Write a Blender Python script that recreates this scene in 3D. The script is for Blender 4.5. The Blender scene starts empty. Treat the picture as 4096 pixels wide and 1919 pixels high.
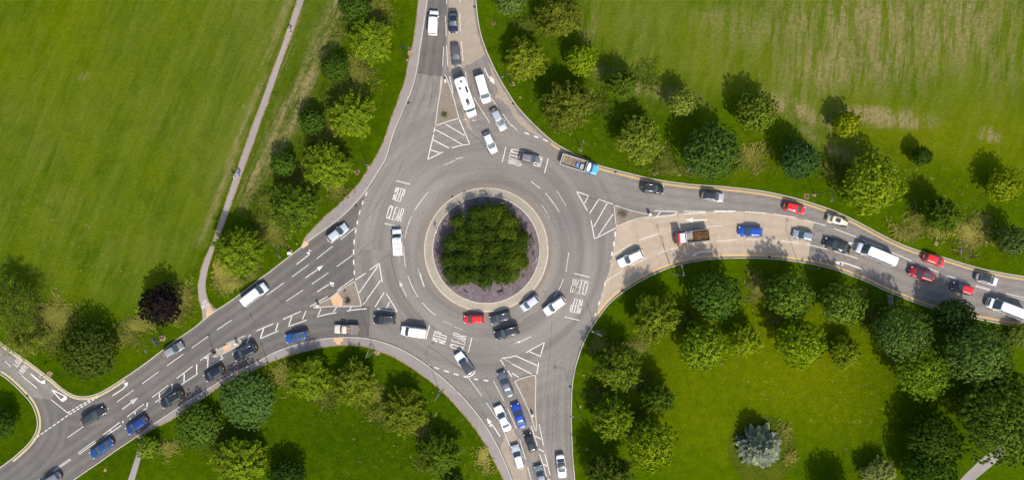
import bpy, bmesh, math, random
import numpy as np
from mathutils import Vector, Matrix, noise as mnoise
random.seed(7); np.random.seed(7)
scn = bpy.context.scene
COL = scn.collection
R = math.radians
# ------------------------------------------------------------------ camera, sky, sun, exposure
CAMH = 133.0          # drone height in metres
S = 0.0485            # metres on the ground per pixel of the 4096 px survey grid
cam = bpy.data.objects.new("camera", bpy.data.cameras.new("camera"))
COL.objects.link(cam)
cam.location = (0, 0, CAMH)
cam.rotation_euler = (0, 0, 0)
cam.data.sensor_fit = 'HORIZONTAL'
cam.data.angle = 2 * math.atan(2048 * S / CAMH)
cam.data.clip_end = 6000
scn.camera = cam
SUN_EL = 46.0
SUN_DIR = Vector((0.34, -0.94, 0)).normalized()
world = bpy.data.worlds.new("World"); scn.world = world; world.use_nodes = True
nt = world.node_tree
bg = nt.nodes["Background"]
sky = nt.nodes.new("ShaderNodeTexSky")
sky.sky_type = 'NISHITA'; sky.sun_disc = False
sky.sun_elevation = R(SUN_EL)
sky.sun_rotation = math.atan2(SUN_DIR.x, SUN_DIR.y)
sky.air_density = 1.0; sky.dust_density = 2.0
nt.links.new(sky.outputs[0], bg.inputs[0]); bg.inputs[1].default_value = 0.15
sun = bpy.data.objects.new("sun", bpy.data.lights.new("sun", 'SUN')); COL.objects.link(sun)
sun.data.energy = 3.55; sun.data.angle = R(2.2); sun.data.color = (1.0, 0.95, 0.88)
sv = Vector((SUN_DIR.x * math.cos(R(SUN_EL)), SUN_DIR.y * math.cos(R(SUN_EL)), math.sin(R(SUN_EL))))
sun.rotation_euler = sv.to_track_quat('Z', 'Y').to_euler(); sun.location = (0, 0, 200)
vs = scn.view_settings
vs.view_transform = 'Standard'; vs.look = 'None'; vs.gamma = 1.0; vs.exposure = 0.45
vs.use_curve_mapping = False
# ------------------------------------------------------------------ survey grid
TY = (0, 640, 1279); Q = 1024 / 1931
def t(c, r, x, y): return (c * 1024 + x * Q, TY[r] + y * Q)
def o(x, y): return (x * 1.59006, y * 1.59)
def W(p, z=0.0):
    k = S * (CAMH - z) / CAMH
    return Vector(((p[0] - 2048) * k, (959.5 - p[1]) * k, z))
def T(c, r, txt):
    out = []
    for q in txt.split():
        a, b = q.split(','); out.append(t(c, r, float(a), float(b)))
    return out
# ------------------------------------------------------------------ mesh helper
class MB:
    def __init__(s): s.v = []; s.f = []
    def add(s, vs, fs):
        n = len(s.v); s.v += [tuple(q) for q in vs]; s.f += [tuple(i + n for i in q) for q in fs]; return s
    def box(s, c, d, rz=0.0, tp=1.0, b=0.0):
        x, y, z = d[0] / 2, d[1] / 2, d[2] / 2
        cs, sn = math.cos(rz), math.sin(rz)
        if b <= 0:
            lv = [(-x, -y, -z), (x, -y, -z), (x, y, -z), (-x, y, -z)]
            lv += [(a * tp, q * tp, z) for a, q, _ in lv]
            fs = [(3, 2, 1, 0), (4, 5, 6, 7), (0, 1, 5, 4), (1, 2, 6, 5), (2, 3, 7, 6), (3, 0, 4, 7)]
        else:
            def ring(i, zz, k):
                xx, yy = (x - i) * k, (y - i) * k
                return [(-xx + b, -yy, zz), (xx - b, -yy, zz), (xx, -yy + b, zz), (xx, yy - b, zz), (xx - b, yy, zz), (-xx + b, yy, zz), (-xx, yy - b, zz), (-xx, -yy + b, zz)]
            lv = ring(b, -z, 1) + ring(0, -z + b, 1) + ring(0, z - b, tp) + ring(b, z, tp)
            fs = [tuple(range(7, -1, -1)), tuple(range(24, 32))]
            for L in range(3):
                for i in range(8):
                    j = (i + 1) % 8; fs.append((L * 8 + i, L * 8 + j, L * 8 + 8 + j, L * 8 + 8 + i))
        return s.add([(c[0] + a * cs - q * sn, c[1] + a * sn + q * cs, c[2] + w) for a, q, w in lv], fs)
    def tube(s, pts, rad, n=8, cap=True):
        pts = [Vector(p) for p in pts]
        if not hasattr(rad, '__len__'): rad = [rad] * len(pts)
        vs, fs = [], []
        for i, p in enumerate(pts):
            d = (pts[min(i + 1, len(pts) - 1)] - pts[max(i - 1, 0)]).normalized()
            a = d.cross(Vector((0, 0, 1)))
            if a.length < 1e-3: a = Vector((1, 0, 0))
            a.normalize(); b = d.cross(a)
            for k in range(n):
                w = 2 * math.pi * k / n
                vs.append(p + (a * math.cos(w) + b * math.sin(w)) * rad[i])
        for i in range(len(pts) - 1):
            for k in range(n):
                j = (k + 1) % n
                fs.append((i * n + k, i * n + n + k, i * n + n + j, i * n + j))
        if cap:
            fs.append(tuple(range(n))); fs.append(tuple(range(len(vs) - 1, len(vs) - n - 1, -1)))
        return s.add(vs, fs)
    def loft(s, rings, cap=True, closed=True):
        n = len(rings[0]); vs = [p for r in rings for p in r]; fs = []
        for i in range(len(rings) - 1):
            for k in range(n if closed else n - 1):
                j = (k + 1) % n
                fs.append((i * n + k, i * n + j, i * n + n + j, i * n + n + k))
        if cap and closed:
            fs.append(tuple(range(n - 1, -1, -1))); fs.append(tuple(range(len(vs) - n, len(vs))))
        return s.add(vs, fs)
    def build(s, name, mat, parent=None, smooth=False, sub=0):
        me = bpy.data.meshes.new(name)
        me.from_pydata([tuple(q) for q in s.v], [], s.f)
        if s.v and sub >= 0 and len(s.f) < 20000:
            bm = bmesh.new(); bm.from_mesh(me)
            bmesh.ops.recalc_face_normals(bm, faces=bm.faces); bm.to_mesh(me); bm.free()
        me.materials.append(mat)
        if smooth:
            me.polygons.foreach_set('use_smooth', [True] * len(me.polygons))
        ob = bpy.data.objects.new(name, me); COL.objects.link(ob)
        if parent: ob.parent = parent
        if sub > 0:
            m = ob.modifiers.new("sub", 'SUBSURF'); m.levels = sub; m.render_levels = sub
        return ob
def empty(name, loc, rz, label, cat, group=None):
    e = bpy.data.objects.new(name, None); COL.objects.link(e)
    e.location = loc; e.rotation_euler = (0, 0, rz); e.empty_display_size = 0.3
    return tag(e, label, cat, group)
def tag(e, label, cat, group=None):
    e["label"] = label; e["category"] = cat
    if group: e["group"] = group
    return e
def struct(ob, kind="structure"): ob["kind"] = kind; return ob
KIDS = {}
def copy_tree(src, parent=None):
    c = src.copy(); COL.objects.link(c)
    if parent: c.parent = parent
    for ch in list(src.children): copy_tree(ch, c)
    return c
# ------------------------------------------------------------------ node helper
class NG:
    def __init__(s, name):
        s.m = bpy.data.materials.new(name); s.m.use_nodes = True
        s.t = s.m.node_tree; s.b = s.t.nodes["Principled BSDF"]; s.out = s.t.nodes["Material Output"]
    def n(s, typ, **kw):
        q = s.t.nodes.new(typ)
        for k, v in kw.items():
            if k.startswith('i_'): q.inputs[k[2:].replace('_', ' ')].default_value = v
            else: setattr(q, k, v)
        return q
    def l(s, a, b): s.t.links.new(a, b)
    def pos(s): return s.n('ShaderNodeNewGeometry').outputs['Position']
    def mapping(s, vec, sc=(1, 1, 1), rot=(0, 0, 0)):
        r = s.n('ShaderNodeMapping'); r.inputs['Rotation'].default_value = rot; s.l(vec, r.inputs['Vector'])
        q = s.n('ShaderNodeMapping'); q.inputs['Scale'].default_value = sc
        s.l(r.outputs[0], q.inputs['Vector']); return q.outputs[0]
    def noise(s, vec, scale, detail=4, rough=0.55, lo=0.35, hi=0.65, dist=0.0):
        q = s.n('ShaderNodeTexNoise'); q.inputs['Scale'].default_value = scale; q.inputs['Detail'].default_value = detail
        q.inputs['Roughness'].default_value = rough; q.inputs['Distortion'].default_value = dist
        s.l(vec, q.inputs['Vector'])
        return s.rng(q.outputs[0], lo, hi)
    def rng(s, v, lo, hi, a=0.0, b=1.0):
        q = s.n('ShaderNodeMapRange'); q.inputs[1].default_value = lo; q.inputs[2].default_value = hi
        q.inputs[3].default_value = a; q.inputs[4].default_value = b; s.l(v, q.inputs[0]); return q.outputs[0]
    def mul(s, a, b, op='MULTIPLY'):
        q = s.n('ShaderNodeMath', operation=op)
        for i, v in enumerate((a, b)):
            if isinstance(v, (int, float)): q.inputs[i].default_value = v
            else: s.l(v, q.inputs[i])
        return q.outputs[0]
    def mix(s, f, a, b, mode='MIX'):
        q = s.n('ShaderNodeMix', data_type='RGBA', blend_type=mode)
        if isinstance(f, (int, float)): q.inputs[0].default_value = f
        else: s.l(f, q.inputs[0])
        for i, v in ((6, a), (7, b)):
            if isinstance(v, tuple): q.inputs[i].default_value = (*v[:3], 1)
            else: s.l(v, q.inputs[i])
        return q.outputs[2]
    def attr(s, name):
        return s.n('ShaderNodeAttribute', attribute_name=name).outputs['Fac']
    def bump(s, h, st=0.3, d=0.02):
        q = s.n('ShaderNodeBump'); q.inputs['Strength'].default_value = st; q.inputs['Distance'].default_value = d
        s.l(h, q.inputs['Height']); s.l(q.outputs[0], s.b.inputs['Normal'])
    def color(s, c, rough=0.8, spec=0.3):
        if isinstance(c, tuple): s.b.inputs['Base Color'].default_value = (*c[:3], 1)
        else: s.l(c, s.b.inputs['Base Color'])
        s.b.inputs['Roughness'].default_value = rough
        s.b.inputs['Specular IOR Level'].default_value = spec
        return s.m
_pm = {}
def plain(name, c, rough=0.6, metal=0.0, spec=0.4, coat=0.0, var=0.12):
    k = (name, c, rough, metal)
    if k in _pm: return _pm[k]
    g = NG(name)
    p = g.n('ShaderNodeTexCoord').outputs['Object']
    v = g.noise(p, 7.0, 3, 0.6, 0.3, 0.7)
    g.color(g.mix(v, tuple(q * (1 - var) for q in c), tuple(min(1, q * (1 + var * 0.6)) for q in c)), rough, spec)
    g.b.inputs['Metallic'].default_value = metal
    g.b.inputs['Coat Weight'].default_value = coat
    g.b.inputs['Coat Roughness'].default_value = 0.04
    _pm[k] = g.m; return g.m
def paint(c, name="car_paint"):
    return plain(name, c, 0.34, 0.25 if max(c) < 0.6 else 0.0, 0.5, 0.7, 0.06)
# ------------------------------------------------------------------ setting materials
def asphalt(name, base, chip, dust, dustamt, fine=3.2):
    g = NG(name); p = g.pos()
    big = g.noise(p, 0.045, 4, 0.6, 0.36, 0.66)
    mid = g.noise(p, 0.35, 5, 0.65, 0.35, 0.7)
    sp = g.noise(p, fine, 3, 0.75, 0.3, 0.72)
    sp2 = g.noise(p, 1.1, 3, 0.7, 0.3, 0.7)
    c = g.mix(big, tuple(q * 0.78 for q in base), tuple(q * 1.16 for q in base))
    c = g.mix(g.mul(mid, 0.35), c, tuple(q * 0.72 for q in base))
    c = g.mix(g.mul(sp, 0.62), c, chip)
    c = g.mix(g.mul(g.mul(big, sp2), dustamt), c, dust)
    # fine cracks
    v = g.n('ShaderNodeTexVoronoi', feature='DISTANCE_TO_EDGE'); v.inputs['Scale'].default_value = 0.085
    g.l(g.mix(0.12, p, g.n('ShaderNodeTexNoise').outputs[1]), v.inputs['Vector'])
    wp = g.n('ShaderNodeVectorMath', operation='ADD'); nz = g.n('ShaderNodeTexNoise'); nz.inputs['Scale'].default_value = 0.35; nz.inputs['Detail'].default_value = 5
    g.l(p, nz.inputs['Vector'])
    sc = g.n('ShaderNodeVectorMath', operation='SCALE'); sc.inputs['Scale'].default_value = 5.0; g.l(nz.outputs[1], sc.inputs[0])
    g.l(p, wp.inputs[0]); g.l(sc.outputs[0], wp.inputs[1]); g.l(wp.outputs[0], v.inputs['Vector'])
    cr = g.rng(v.outputs[0], 0.0, 0.006, 1.0, 0.0)
    gate = g.noise(p, 0.06, 2, 0.5, 0.53, 0.6)
    c = g.mix(g.mul(g.mul(cr, gate), 0.4), c, tuple(q * 0.35 for q in base))
    sx = g.n('ShaderNodeSeparateXYZ'); of = g.n('ShaderNodeVectorMath', operation='SUBTRACT'); of.inputs[1].default_value = (-4.995, -1.89, 0)
    g.l(p, of.inputs[0]); g.l(of.outputs[0], sx.inputs[0]); rl = g.n('ShaderNodeVectorMath', operation='LENGTH'); g.l(of.outputs[0], rl.inputs[0])
    at = g.n('ShaderNodeMath', operation='ARCTAN2'); g.l(sx.outputs[1], at.inputs[0]); g.l(sx.outputs[0], at.inputs[1])
    cb = g.n('ShaderNodeCombineXYZ'); g.l(g.mul(at.outputs[0], .55), cb.inputs[0]); g.l(g.mul(rl.outputs['Value'], .42), cb.inputs[1])
    rn = g.noise(cb.outputs[0], 1.0, 4, .6, .38, .62)
    c = g.mix(g.mul(g.mul(rn, g.rng(rl.outputs['Value'], 22, 36, 1, .35)), .5), c, tuple(q * 0.62 for q in base))
    tk = g.attr('track'); oil = g.attr('oil')
    c = g.mix(g.mul(g.mul(tk, g.rng(mid, 0, 1, .5, 1)), 0.62), c, tuple(q * 0.62 for q in base))
    c = g.mix(g.mul(g.mul(oil, g.rng(sp2, 0, 1, .3, 1)), 0.30), c, dust)
    g.bump(sp, 0.25, 0.02)
    return g.color(c, 0.9, 0.12)
M_ASPH = asphalt("worn_chip_asphalt", (0.170, 0.153, 0.135), (0.345, 0.314, 0.280), (0.28, 0.235, 0.185), 0.6)
M_ASPH2 = asphalt("smooth_asphalt", (0.124, 0.112, 0.100), (0.190, 0.173, 0.156), (0.21, 0.18, 0.15), 0.45, 4.5)
M_BUFF = asphalt("buff_surfacing", (0.46, 0.365, 0.265), (0.55, 0.445, 0.335), (0.29, 0.225, 0.16), 0.8, 3.0)
M_DUST = asphalt("dusty_buff_surfacing", (0.34, 0.275, 0.205), (0.42, 0.345, 0.265), (0.19, 0.16, 0.13), 0.7, 2.0)
M_PAVE = asphalt("pavement_asphalt", (0.27, 0.235, 0.215), (0.33, 0.295, 0.27), (0.24, 0.2, 0.17), 0.5, 3.5)
M_PATH = asphalt("footpath_asphalt", (0.285, 0.245, 0.225), (0.34, 0.3, 0.275), (0.25, 0.21, 0.18), 0.4, 4.0)
def mk_kerb():
    g = NG("kerb_stone"); p = g.pos()
    c = g.mix(g.noise(p, 0.5, 4, 0.6, 0.3, 0.7), (0.42, 0.37, 0.31), (0.52, 0.47, 0.41))
    c = g.mix(g.noise(p, 0.25, 5, 0.7, 0.55, 0.7), c, (0.26, 0.2, 0.15))
    return g.color(c, 0.85)
M_KERB = mk_kerb()
def mk_setts(name, a, b, mort, sx, sy, uv=True):
    g = NG(name)
    vec = g.n('ShaderNodeUVMap').outputs[0] if uv else g.mapping(g.pos(), (1, 1, 1), (0, 0, R(45)))
    br = g.n('ShaderNodeTexBrick'); br.inputs['Scale'].default_value = 1.0
    br.inputs['Brick Width'].default_value = sx; br.inputs['Row Height'].default_value = sy
    br.inputs['Mortar Size'].default_value = min(sx, sy) * 0.09
    br.inputs['Color1'].default_value = (*a, 1); br.inputs['Color2'].default_value = (*b, 1); br.inputs['Mortar'].default_value = (*mort, 1)
    g.l(vec, br.inputs['Vector'])
    p = g.pos()
    c = g.mix(g.mul(g.noise(p, 0.35, 4, 0.6, 0.4, 0.75), 0.5), br.outputs[0], tuple(q * 0.55 for q in a))
    c = g.mix(g.mul(g.noise(p, 2.5, 3, 0.6, 0.3, 0.75), 0.35), c, tuple(min(1, q * 1.35) for q in b))
    g.bump(br.outputs[1], -0.5, 0.03)
    return g.color(c, 0.85)
M_SETTS = mk_setts("granite_setts", (0.39, 0.335, 0.25), (0.30, 0.26, 0.195), (0.17, 0.145, 0.11), 0.34, 0.24)
M_BLOCK = mk_setts("island_blocks", (0.26, 0.21, 0.16), (0.20, 0.165, 0.125), (0.11, 0.095, 0.07), 0.62, 0.36, False)
M_TACT = mk_setts("tactile_paving", (0.62, 0.40, 0.22), (0.56, 0.35, 0.19), (0.38, 0.25, 0.15), 0.4, 0.4, False)
def mk_mulch():
    g = NG("slate_mulch"); p = g.pos()
    c = g.mix(g.noise(p, 4.5, 4, 0.7, 0.32, 0.68), (0.062, 0.044, 0.046), (0.235, 0.182, 0.188))
    c = g.mix(g.noise(p, 0.4, 3, 0.6, 0.45, 0.7), c, (0.11, 0.08, 0.08))
    c = g.mix(g.noise(p, 9, 2, 0.7, 0.62, 0.72), c, (0.34, 0.28, 0.28))
    g.bump(g.noise(p, 4.5, 4, 0.7, 0.3, 0.7), 0.7, 0.06)
    return g.color(c, 0.9)
M_MULCH = mk_mulch()
def mk_line(name, a, wear):
    g = NG(name); p = g.pos()
    w = g.noise(p, 1.6, 5, 0.75, wear, wear + 0.14)
    w2 = g.noise(p, 0.12, 3, 0.6, 0.4, 0.65)
    c = g.mix(g.mul(w, g.mul(w2, 0.75)), a, (0.30, 0.27, 0.24))
    c = g.mix(g.noise(p, 5, 3, 0.7, 0.5, 0.8), c, tuple(q * 0.82 for q in a))
    return g.color(c, 0.75)
M_WHITE = mk_line("white_road_paint", (0.70, 0.655, 0.58), 0.45)
M_WORN = mk_line("worn_road_paint", (0.50, 0.47, 0.42), 0.40)
M_YEL = mk_line("yellow_road_paint", (0.72, 0.45, 0.13), 0.55)
M_YEL2 = mk_line("pale_yellow_road_paint", (0.70, 0.58, 0.27), 0.55)
def mk_earth():
    g = NG("bare_earth"); p = g.pos()
    return g.color(g.mix(g.noise(p, 1.5, 5, 0.7, 0.35, 0.65), (0.15, 0.105, 0.05), (0.34, 0.24, 0.135)), 0.95, 0.1)
M_EARTH = mk_earth()
def mk_grass():
    g = NG("grass_turf"); p = g.pos()
    fld, dry, lush_shade, yel, pale = (g.attr(q) for q in ('field', 'dry', 'lush_shade', 'yellow', 'pale'))
    f1 = g.noise(p, 2.3, 5, 0.78, 0.3, 0.7)
    f2 = g.noise(p, 0.55, 6, 0.72, 0.33, 0.67)
    f3 = g.noise(p, 0.10, 5, 0.65, 0.38, 0.62)
    wv = g.n('ShaderNodeVectorMath', operation='ADD'); wn = g.n('ShaderNodeTexNoise'); wn.inputs['Scale'].default_value = 0.06; wn.inputs['Detail'].default_value = 3
    g.l(p, wn.inputs['Vector']); ws = g.n('ShaderNodeVectorMath', operation='SCALE'); ws.inputs['Scale'].default_value = 2.2; g.l(wn.outputs[1], ws.inputs[0]); g.l(p, wv.inputs[0]); g.l(ws.outputs[0], wv.inputs[1]); wp = wv.outputs[0]
    stL = g.noise(g.mapping(wp, (0.55, 0.045, 1), (0, 0, R(22))), 1.0, 6, 0.7, 0.36, 0.64)
    stR = g.noise(g.mapping(wp, (0.75, 0.075, 1), (0, 0, R(5))), 1.0, 7, 0.74, 0.40, 0.60)
    stV = g.noise(g.mapping(p, (0.8, 0.06, 1), (0, 0, R(24))), 1.0, 6, 0.75, 0.38, 0.62)
    sx = g.n('ShaderNodeSeparateXYZ'); g.l(p, sx.inputs[0]); east = g.rng(sx.outputs[0], -12, -8)
    st = g.n('ShaderNodeMix', data_type='FLOAT'); g.l(east, st.inputs[0]); g.l(stV, st.inputs[2]); g.l(stR, st.inputs[3]); st = st.outputs[0]
    br = g.noise(p, 1.25, 5, 0.8, 0.40, 0.62)
    verge = g.mix(f2, (0.046, 0.090, 0.0006), (0.088, 0.138, 0.0010))
    fieldc = g.mix(stL, (0.050, 0.100, 0.0006), (0.132, 0.162, 0.016))
    fieldc = g.mix(g.mul(f3, 0.6), fieldc, (0.118, 0.156, 0.0008))
    fieldc = g.mix(g.mul(g.mul(g.noise(p, 0.21, 4, .6, .5, .66), 0.75), g.mul(f2, 1.0)), fieldc, (0.046, 0.086, 0.0006))
    c = g.mix(fld, verge, fieldc)
    c = g.mix(g.mul(yel, g.rng(f2, 0, 1, 0.55, 1.0)), c, (0.168, 0.184, 0.0010))
    c = g.mix(g.mul(lush_shade, 0.9), c, g.mix(f2, (0.020, 0.048, 0.0004), (0.050, 0.088, 0.0006)))  # deep green for lush turf and for painted cloud shade
    c = g.mix(g.mul(pale, g.rng(st, 0, 1, 0.15, 1.0)), c, (0.180, 0.185, 0.036))
    d = g.rng(g.mul(dry, g.mul(g.rng(st, 0.1, 0.7, 0.1, 1.1), g.rng(br, 0, 1, 0.3, 1.4))), 0.02, 0.8)
    c = g.mix(d, c, g.mix(f1, (0.20, 0.155, 0.06), (0.40, 0.30, 0.145)))
    mt = g.noise(p, 0.95, 6, 0.82, 0.42, 0.66)
    c = g.mix(g.mul(mt, 0.42), c, g.mix(1.0, c, (0.58, 0.72, 0.7), 'MULTIPLY'))
    c = g.mix(g.mul(f1, 0.55), c, g.mix(0.55, c, (0.008, 0.020, 0.0004)))
    f4 = g.noise(p, 4.6, 3, 0.75, 0.56, 0.74)
    c = g.mix(g.mul(f4, 0.34), c, (0.20, 0.20, 0.012))
    fl = g.noise(p, 0.9, 6, 0.8, 0.605, 0.65)
    c = g.mix(g.mul(g.mul(fl, g.attr('flecks')), 0.75), c, (0.40, 0.30, 0.14))
    g.bump(f1, 0.8, 0.15)
    return g.color(c, 1.0, 0.0)
M_GRASS = mk_grass()
M_FAR = plain("far_grass", (0.07, 0.1, 0.01), 0.95, 0, 0.1)
# ------------------------------------------------------------------ kerb lines traced on the survey grid
NW_A = T(1,0,"1295,0 1270,180 1240,370 1215,545 1180,680 1130,790 1080,910 1030,1030 985,1200") + T(1,1,"935,70 880,160 820,250 745,335 660,420 560,500 470,560 385,625 300,695 200,770 100,850 0,920") + T(0,1,"1800,1025 1700,1095 1640,1130 1540,1205") + T(0,2,"1470,60 1350,140 1230,230 1100,330 1000,400 935,442")
NW_B = T(0,2,"935,442 840,505 760,550 690,575 620,582 560,572 500,540 440,495 400,455 330,405 250,342 150,272 80,225 0,168")
SW_E = T(0,2,"0,402 60,440 130,503 200,575 240,622 268,680 286,740 289,800 275,850 245,902 200,955 130,1018 85,1055 0,1117")
S_E = T(0,2,"550,1205 650,1135 760,1062 860,988 950,928 1020,882 1150,785 1290,692 1420,604 1560,520 1700,432 1830,365 1931,320") + T(1,2,"100,258 200,215 300,182 400,157 500,138 600,130 700,127 800,130 880,143 960,165 1050,195 1130,235 1200,275 1280,330 1350,385 1420,440 1500,515 1580,595 1660,690 1740,800 1800,900 1850,1000 1890,1090 1931,1200")
SE_E = T(2,2,"470,1205 455,1050 448,900 442,750 445,600 452,480 468,380 490,300 520,210 560,120 600,50 635,0") + T(2,1,"700,1110 770,1040 850,980 930,930 1020,880 1120,832 1220,795 1330,768 1450,748 1580,738 1700,735 1820,736 1931,740") + T(3,1,"120,748 240,765 360,785 460,810 560,840 650,875 740,910 830,955 920,995 1010,1030 1120,1075 1240,1115 1360,1145 1480,1170 1600,1200") + T(3,2,"1640,0 1780,30 1931,52")
NE_E = T(1,0,"1655,0 1665,120 1690,260 1730,380 1780,490 1840,610 1900,705") + T(2,0,"0,755 40,812 110,890 180,960 260,1035 330,1090 420,1140 500,1182") + T(2,1,"610,25 660,48 760,75 880,105 1000,135 1120,158 1240,175 1360,190 1480,197 1600,205 1720,218 1840,232 1931,246") + T(3,1,"100,267 200,290 320,325 440,365 540,405 640,452 740,505 840,560 940,610 1040,655 1140,690 1240,715 1340,742 1440,775 1540,805 1640,830 1740,850 1840,868 1931,882")
def smooth(pts, it=2):
    for _ in range(it):
        q = [pts[0]]
        for a, b in zip(pts, pts[1:]):
            q.append((a[0] * .75 + b[0] * .25, a[1] * .75 + b[1] * .25)); q.append((a[0] * .25 + b[0] * .75, a[1] * .25 + b[1] * .75))
        q.append(pts[-1]); pts = q
    return pts
def ext(pts, d0=None, d1=None, L=9000):
    a, b = list(pts), []
    if d0: a = [(pts[0][0] + d0[0] * L, pts[0][1] + d0[1] * L)] + a
    if d1: a = a + [(pts[-1][0] + d1[0] * L, pts[-1][1] + d1[1] * L)]
    return a
NW_A, NW_B, SW_E, S_E, SE_E, NE_E = [smooth(q) for q in (NW_A, NW_B, SW_E, S_E, SE_E, NE_E)]
U, D_, LD, LU, RT = (0.0, -1), (.08, 1), (-1, .68), (-1, -.68), (1, .13)
NW_X = ext(NW_A + NW_B[1:], U, LU); SW_X = ext(SW_E, LU, LD); S_X = ext(S_E, LD, D_); SE_X = ext(SE_E, D_, RT); NE_X = ext(NE_E, U, RT)
LANDS = [(NW_X, [(-7000, -9000)]), (SW_X, []), (S_X, [(2700, 12000), (-7000, 12000)]), (SE_X, [(13000, 11000), (3100, 11000)]), (NE_X, [(13000, -9000)])]
# ------------------------------------------------------------------ turf wear and painted cloud shade maps (values per vertex)
def seg_d(P, pl):
    P = np.asarray(P); best = np.full(len(P), 1e9); side = np.zeros(len(P))
    for a, b in zip(pl, pl[1:]):
        a = np.array(a); b = np.array(b); d = b - a; L2 = max(1e-9, (d @ d))
        u = np.clip(((P - a) @ d) / L2, 0, 1); q = a + u[:, None] * d; w = P - q
        dist = np.hypot(w[:, 0], w[:, 1]); m = dist < best
        s_ = d[0] * (P[:, 1] - a[1]) - d[1] * (P[:, 0] - a[0])
        best[m] = dist[m]; side[m] = np.sign(s_[m])
    return best, side
PATH_L = smooth(T(1,0,"330,-40 320,0 265,150 205,330 120,560 60,720 0,890") + T(0,1,"1815,0 1760,160 1700,330 1640,530 1585,660 1540,770 1510,860 1495,960 1500,1040 1520,1100 1534,1200"), 1)
PATH_R = smooth(T(1,0,"375,-40 365,0 310,150 240,330 165,560 100,740 40,900 0,1030") + T(0,1,"1862,0 1810,150 1750,310 1690,480 1655,580 1590,740 1570,820 1552,890 1550,970 1565,1050 1600,1110 1640,1131"), 1)
NE_FIELD = [o(*q) for q in [(1470,-20),(1482,80),(1540,160),(1650,225),(1800,245),(1960,275),(2060,300),(2200,335),(2330,385),(2480,435),(2620,460)]]
BLOBS = {
 'dry': [(850,35,22,70,20,1.0),(803,120,20,80,20,.9),(765,210,20,90,22,1.0),(722,300,24,80,22,.9),(690,360,24,60,20,.85),(640,440,16,70,22,.9),(715,140,7,90,20,.7),(210,192,9,6,0,1.6),
   (1480,75,10,35,10,.8),(1580,205,70,14,18,1.0),(1690,240,60,12,12,.9),(1960,265,60,16,20,1.1),(2030,285,70,16,28,1.1),(2200,292,60,13,8,3),(2280,300,45,13,4,2.6),(2490,341,15,8,0,4),
   (2150,60,180,80,0,.74),(2400,60,140,90,0,.72),(2080,170,100,60,0,.7),(2240,140,120,70,0,.62),(1900,70,100,50,0,.35),(2520,120,60,90,0,.4),(1790,45,50,30,0,.4),(2110,385,50,12,28,.7),(2040,340,35,8,35,.5),(2190,420,60,10,20,.4)],
 'pale': [(650,60,140,160,20,.5),(520,330,200,120,20,.35),(120,300,140,80,0,.3),(400,90,120,90,20,.2),(1650,60,220,110,10,.55),(1760,150,260,60,18,.55),(2150,120,300,110,0,.6),(2420,120,180,130,0,.5),(1620,210,130,40,15,.7),(2000,255,110,40,20,.7),(560,380,40,200,22,.4),(60,360,90,60,0,.3),(150,520,120,60,0,.3),(370,620,90,50,0,.3),(2100,350,160,30,28,.5),(1600,120,60,60,0,.4)],
 'yellow': [(1900,170,250,80,8,.35),(2300,330,230,70,10,.7),(2480,330,120,100,0,.7),(2050,940,260,110,0,.85),(1960,830,160,90,0,.7),(1730,950,150,160,0,.5),(2150,1010,200,90,0,.7),(1790,1060,120,110,0,.5),(2260,400,150,60,20,.4),(2400,370,200,60,0,.4),(330,870,60,40,0,.3),(120,120,200,160,20,.3),(1890,400,70,40,0,.7),(2440,600,90,50,0,.5)],
 'lush_shade': [(900,1110,300,140,0,1.0),(1150,1000,140,200,-35,.8),(820,900,200,40,0,.7),(650,1150,200,80,0,.9),(1000,1000,200,120,0,.6),(960,280,30,200,25,.7),(1000,80,40,120,5,.5),(820,420,140,200,35,.75),(760,300,100,200,20,.6),(880,160,80,140,10,.7),(590,620,90,110,0,.6),(660,470,50,160,22,.6),(1310,330,90,110,30,.55),(1380,200,120,180,15,.7),(1560,330,160,90,0,.6),(1700,440,200,50,10,.5),(1960,400,120,100,20,.5),(2080,480,120,70,25,.45),(2330,520,180,90,25,.5),(2500,620,120,60,0,.5),(1560,800,120,160,0,.5),(1500,1050,60,150,0,.55),(2330,1050,160,160,0,.9),(2300,960,180,80,0,.6),(1800,730,250,60,0,.35),(2150,700,200,50,15,.4),(60,1050,90,110,0,.6),(330,960,150,50,-30,.5),(450,690,110,60,-30,.5),(90,750,120,60,20,.4),(2100,1180,120,50,0,.5),(1300,120,90,120,15,.6),(530,760,40,40,0,.6),(700,640,100,50,-35,.6),(300,1180,60,50,0,.6),(120,950,160,120,20,.8),(330,1140,200,60,-35,.8),(60,1150,100,80,0,.9),(420,800,120,60,-35,.7),(600,1050,200,90,-20,.8),(1000,850,140,50,25,.7),(1100,930,60,120,-30,.6),(560,700,80,60,-35,.6),(960,160,60,160,8,.5),(1500,920,60,160,0,.5),(200,1000,140,50,20,.8)],  # lush turf; lower-left and bottom-lawn blobs paint cloud shade into the grass
 'flecks': [(2200,390,300,60,25,1),(2420,480,200,80,20,.8),(1060,1080,170,120,0,1),(860,1020,120,60,0,.8),(2010,960,200,90,0,.7),(2150,1070,120,70,0,.8),(130,560,120,90,0,.8),(230,690,120,60,0,.7),(700,300,120,250,20,.7),(1480,330,250,80,20,.4),(2080,330,120,40,35,1),(1560,300,100,60,0,.6),(340,700,160,60,0,.4)],
}
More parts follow.
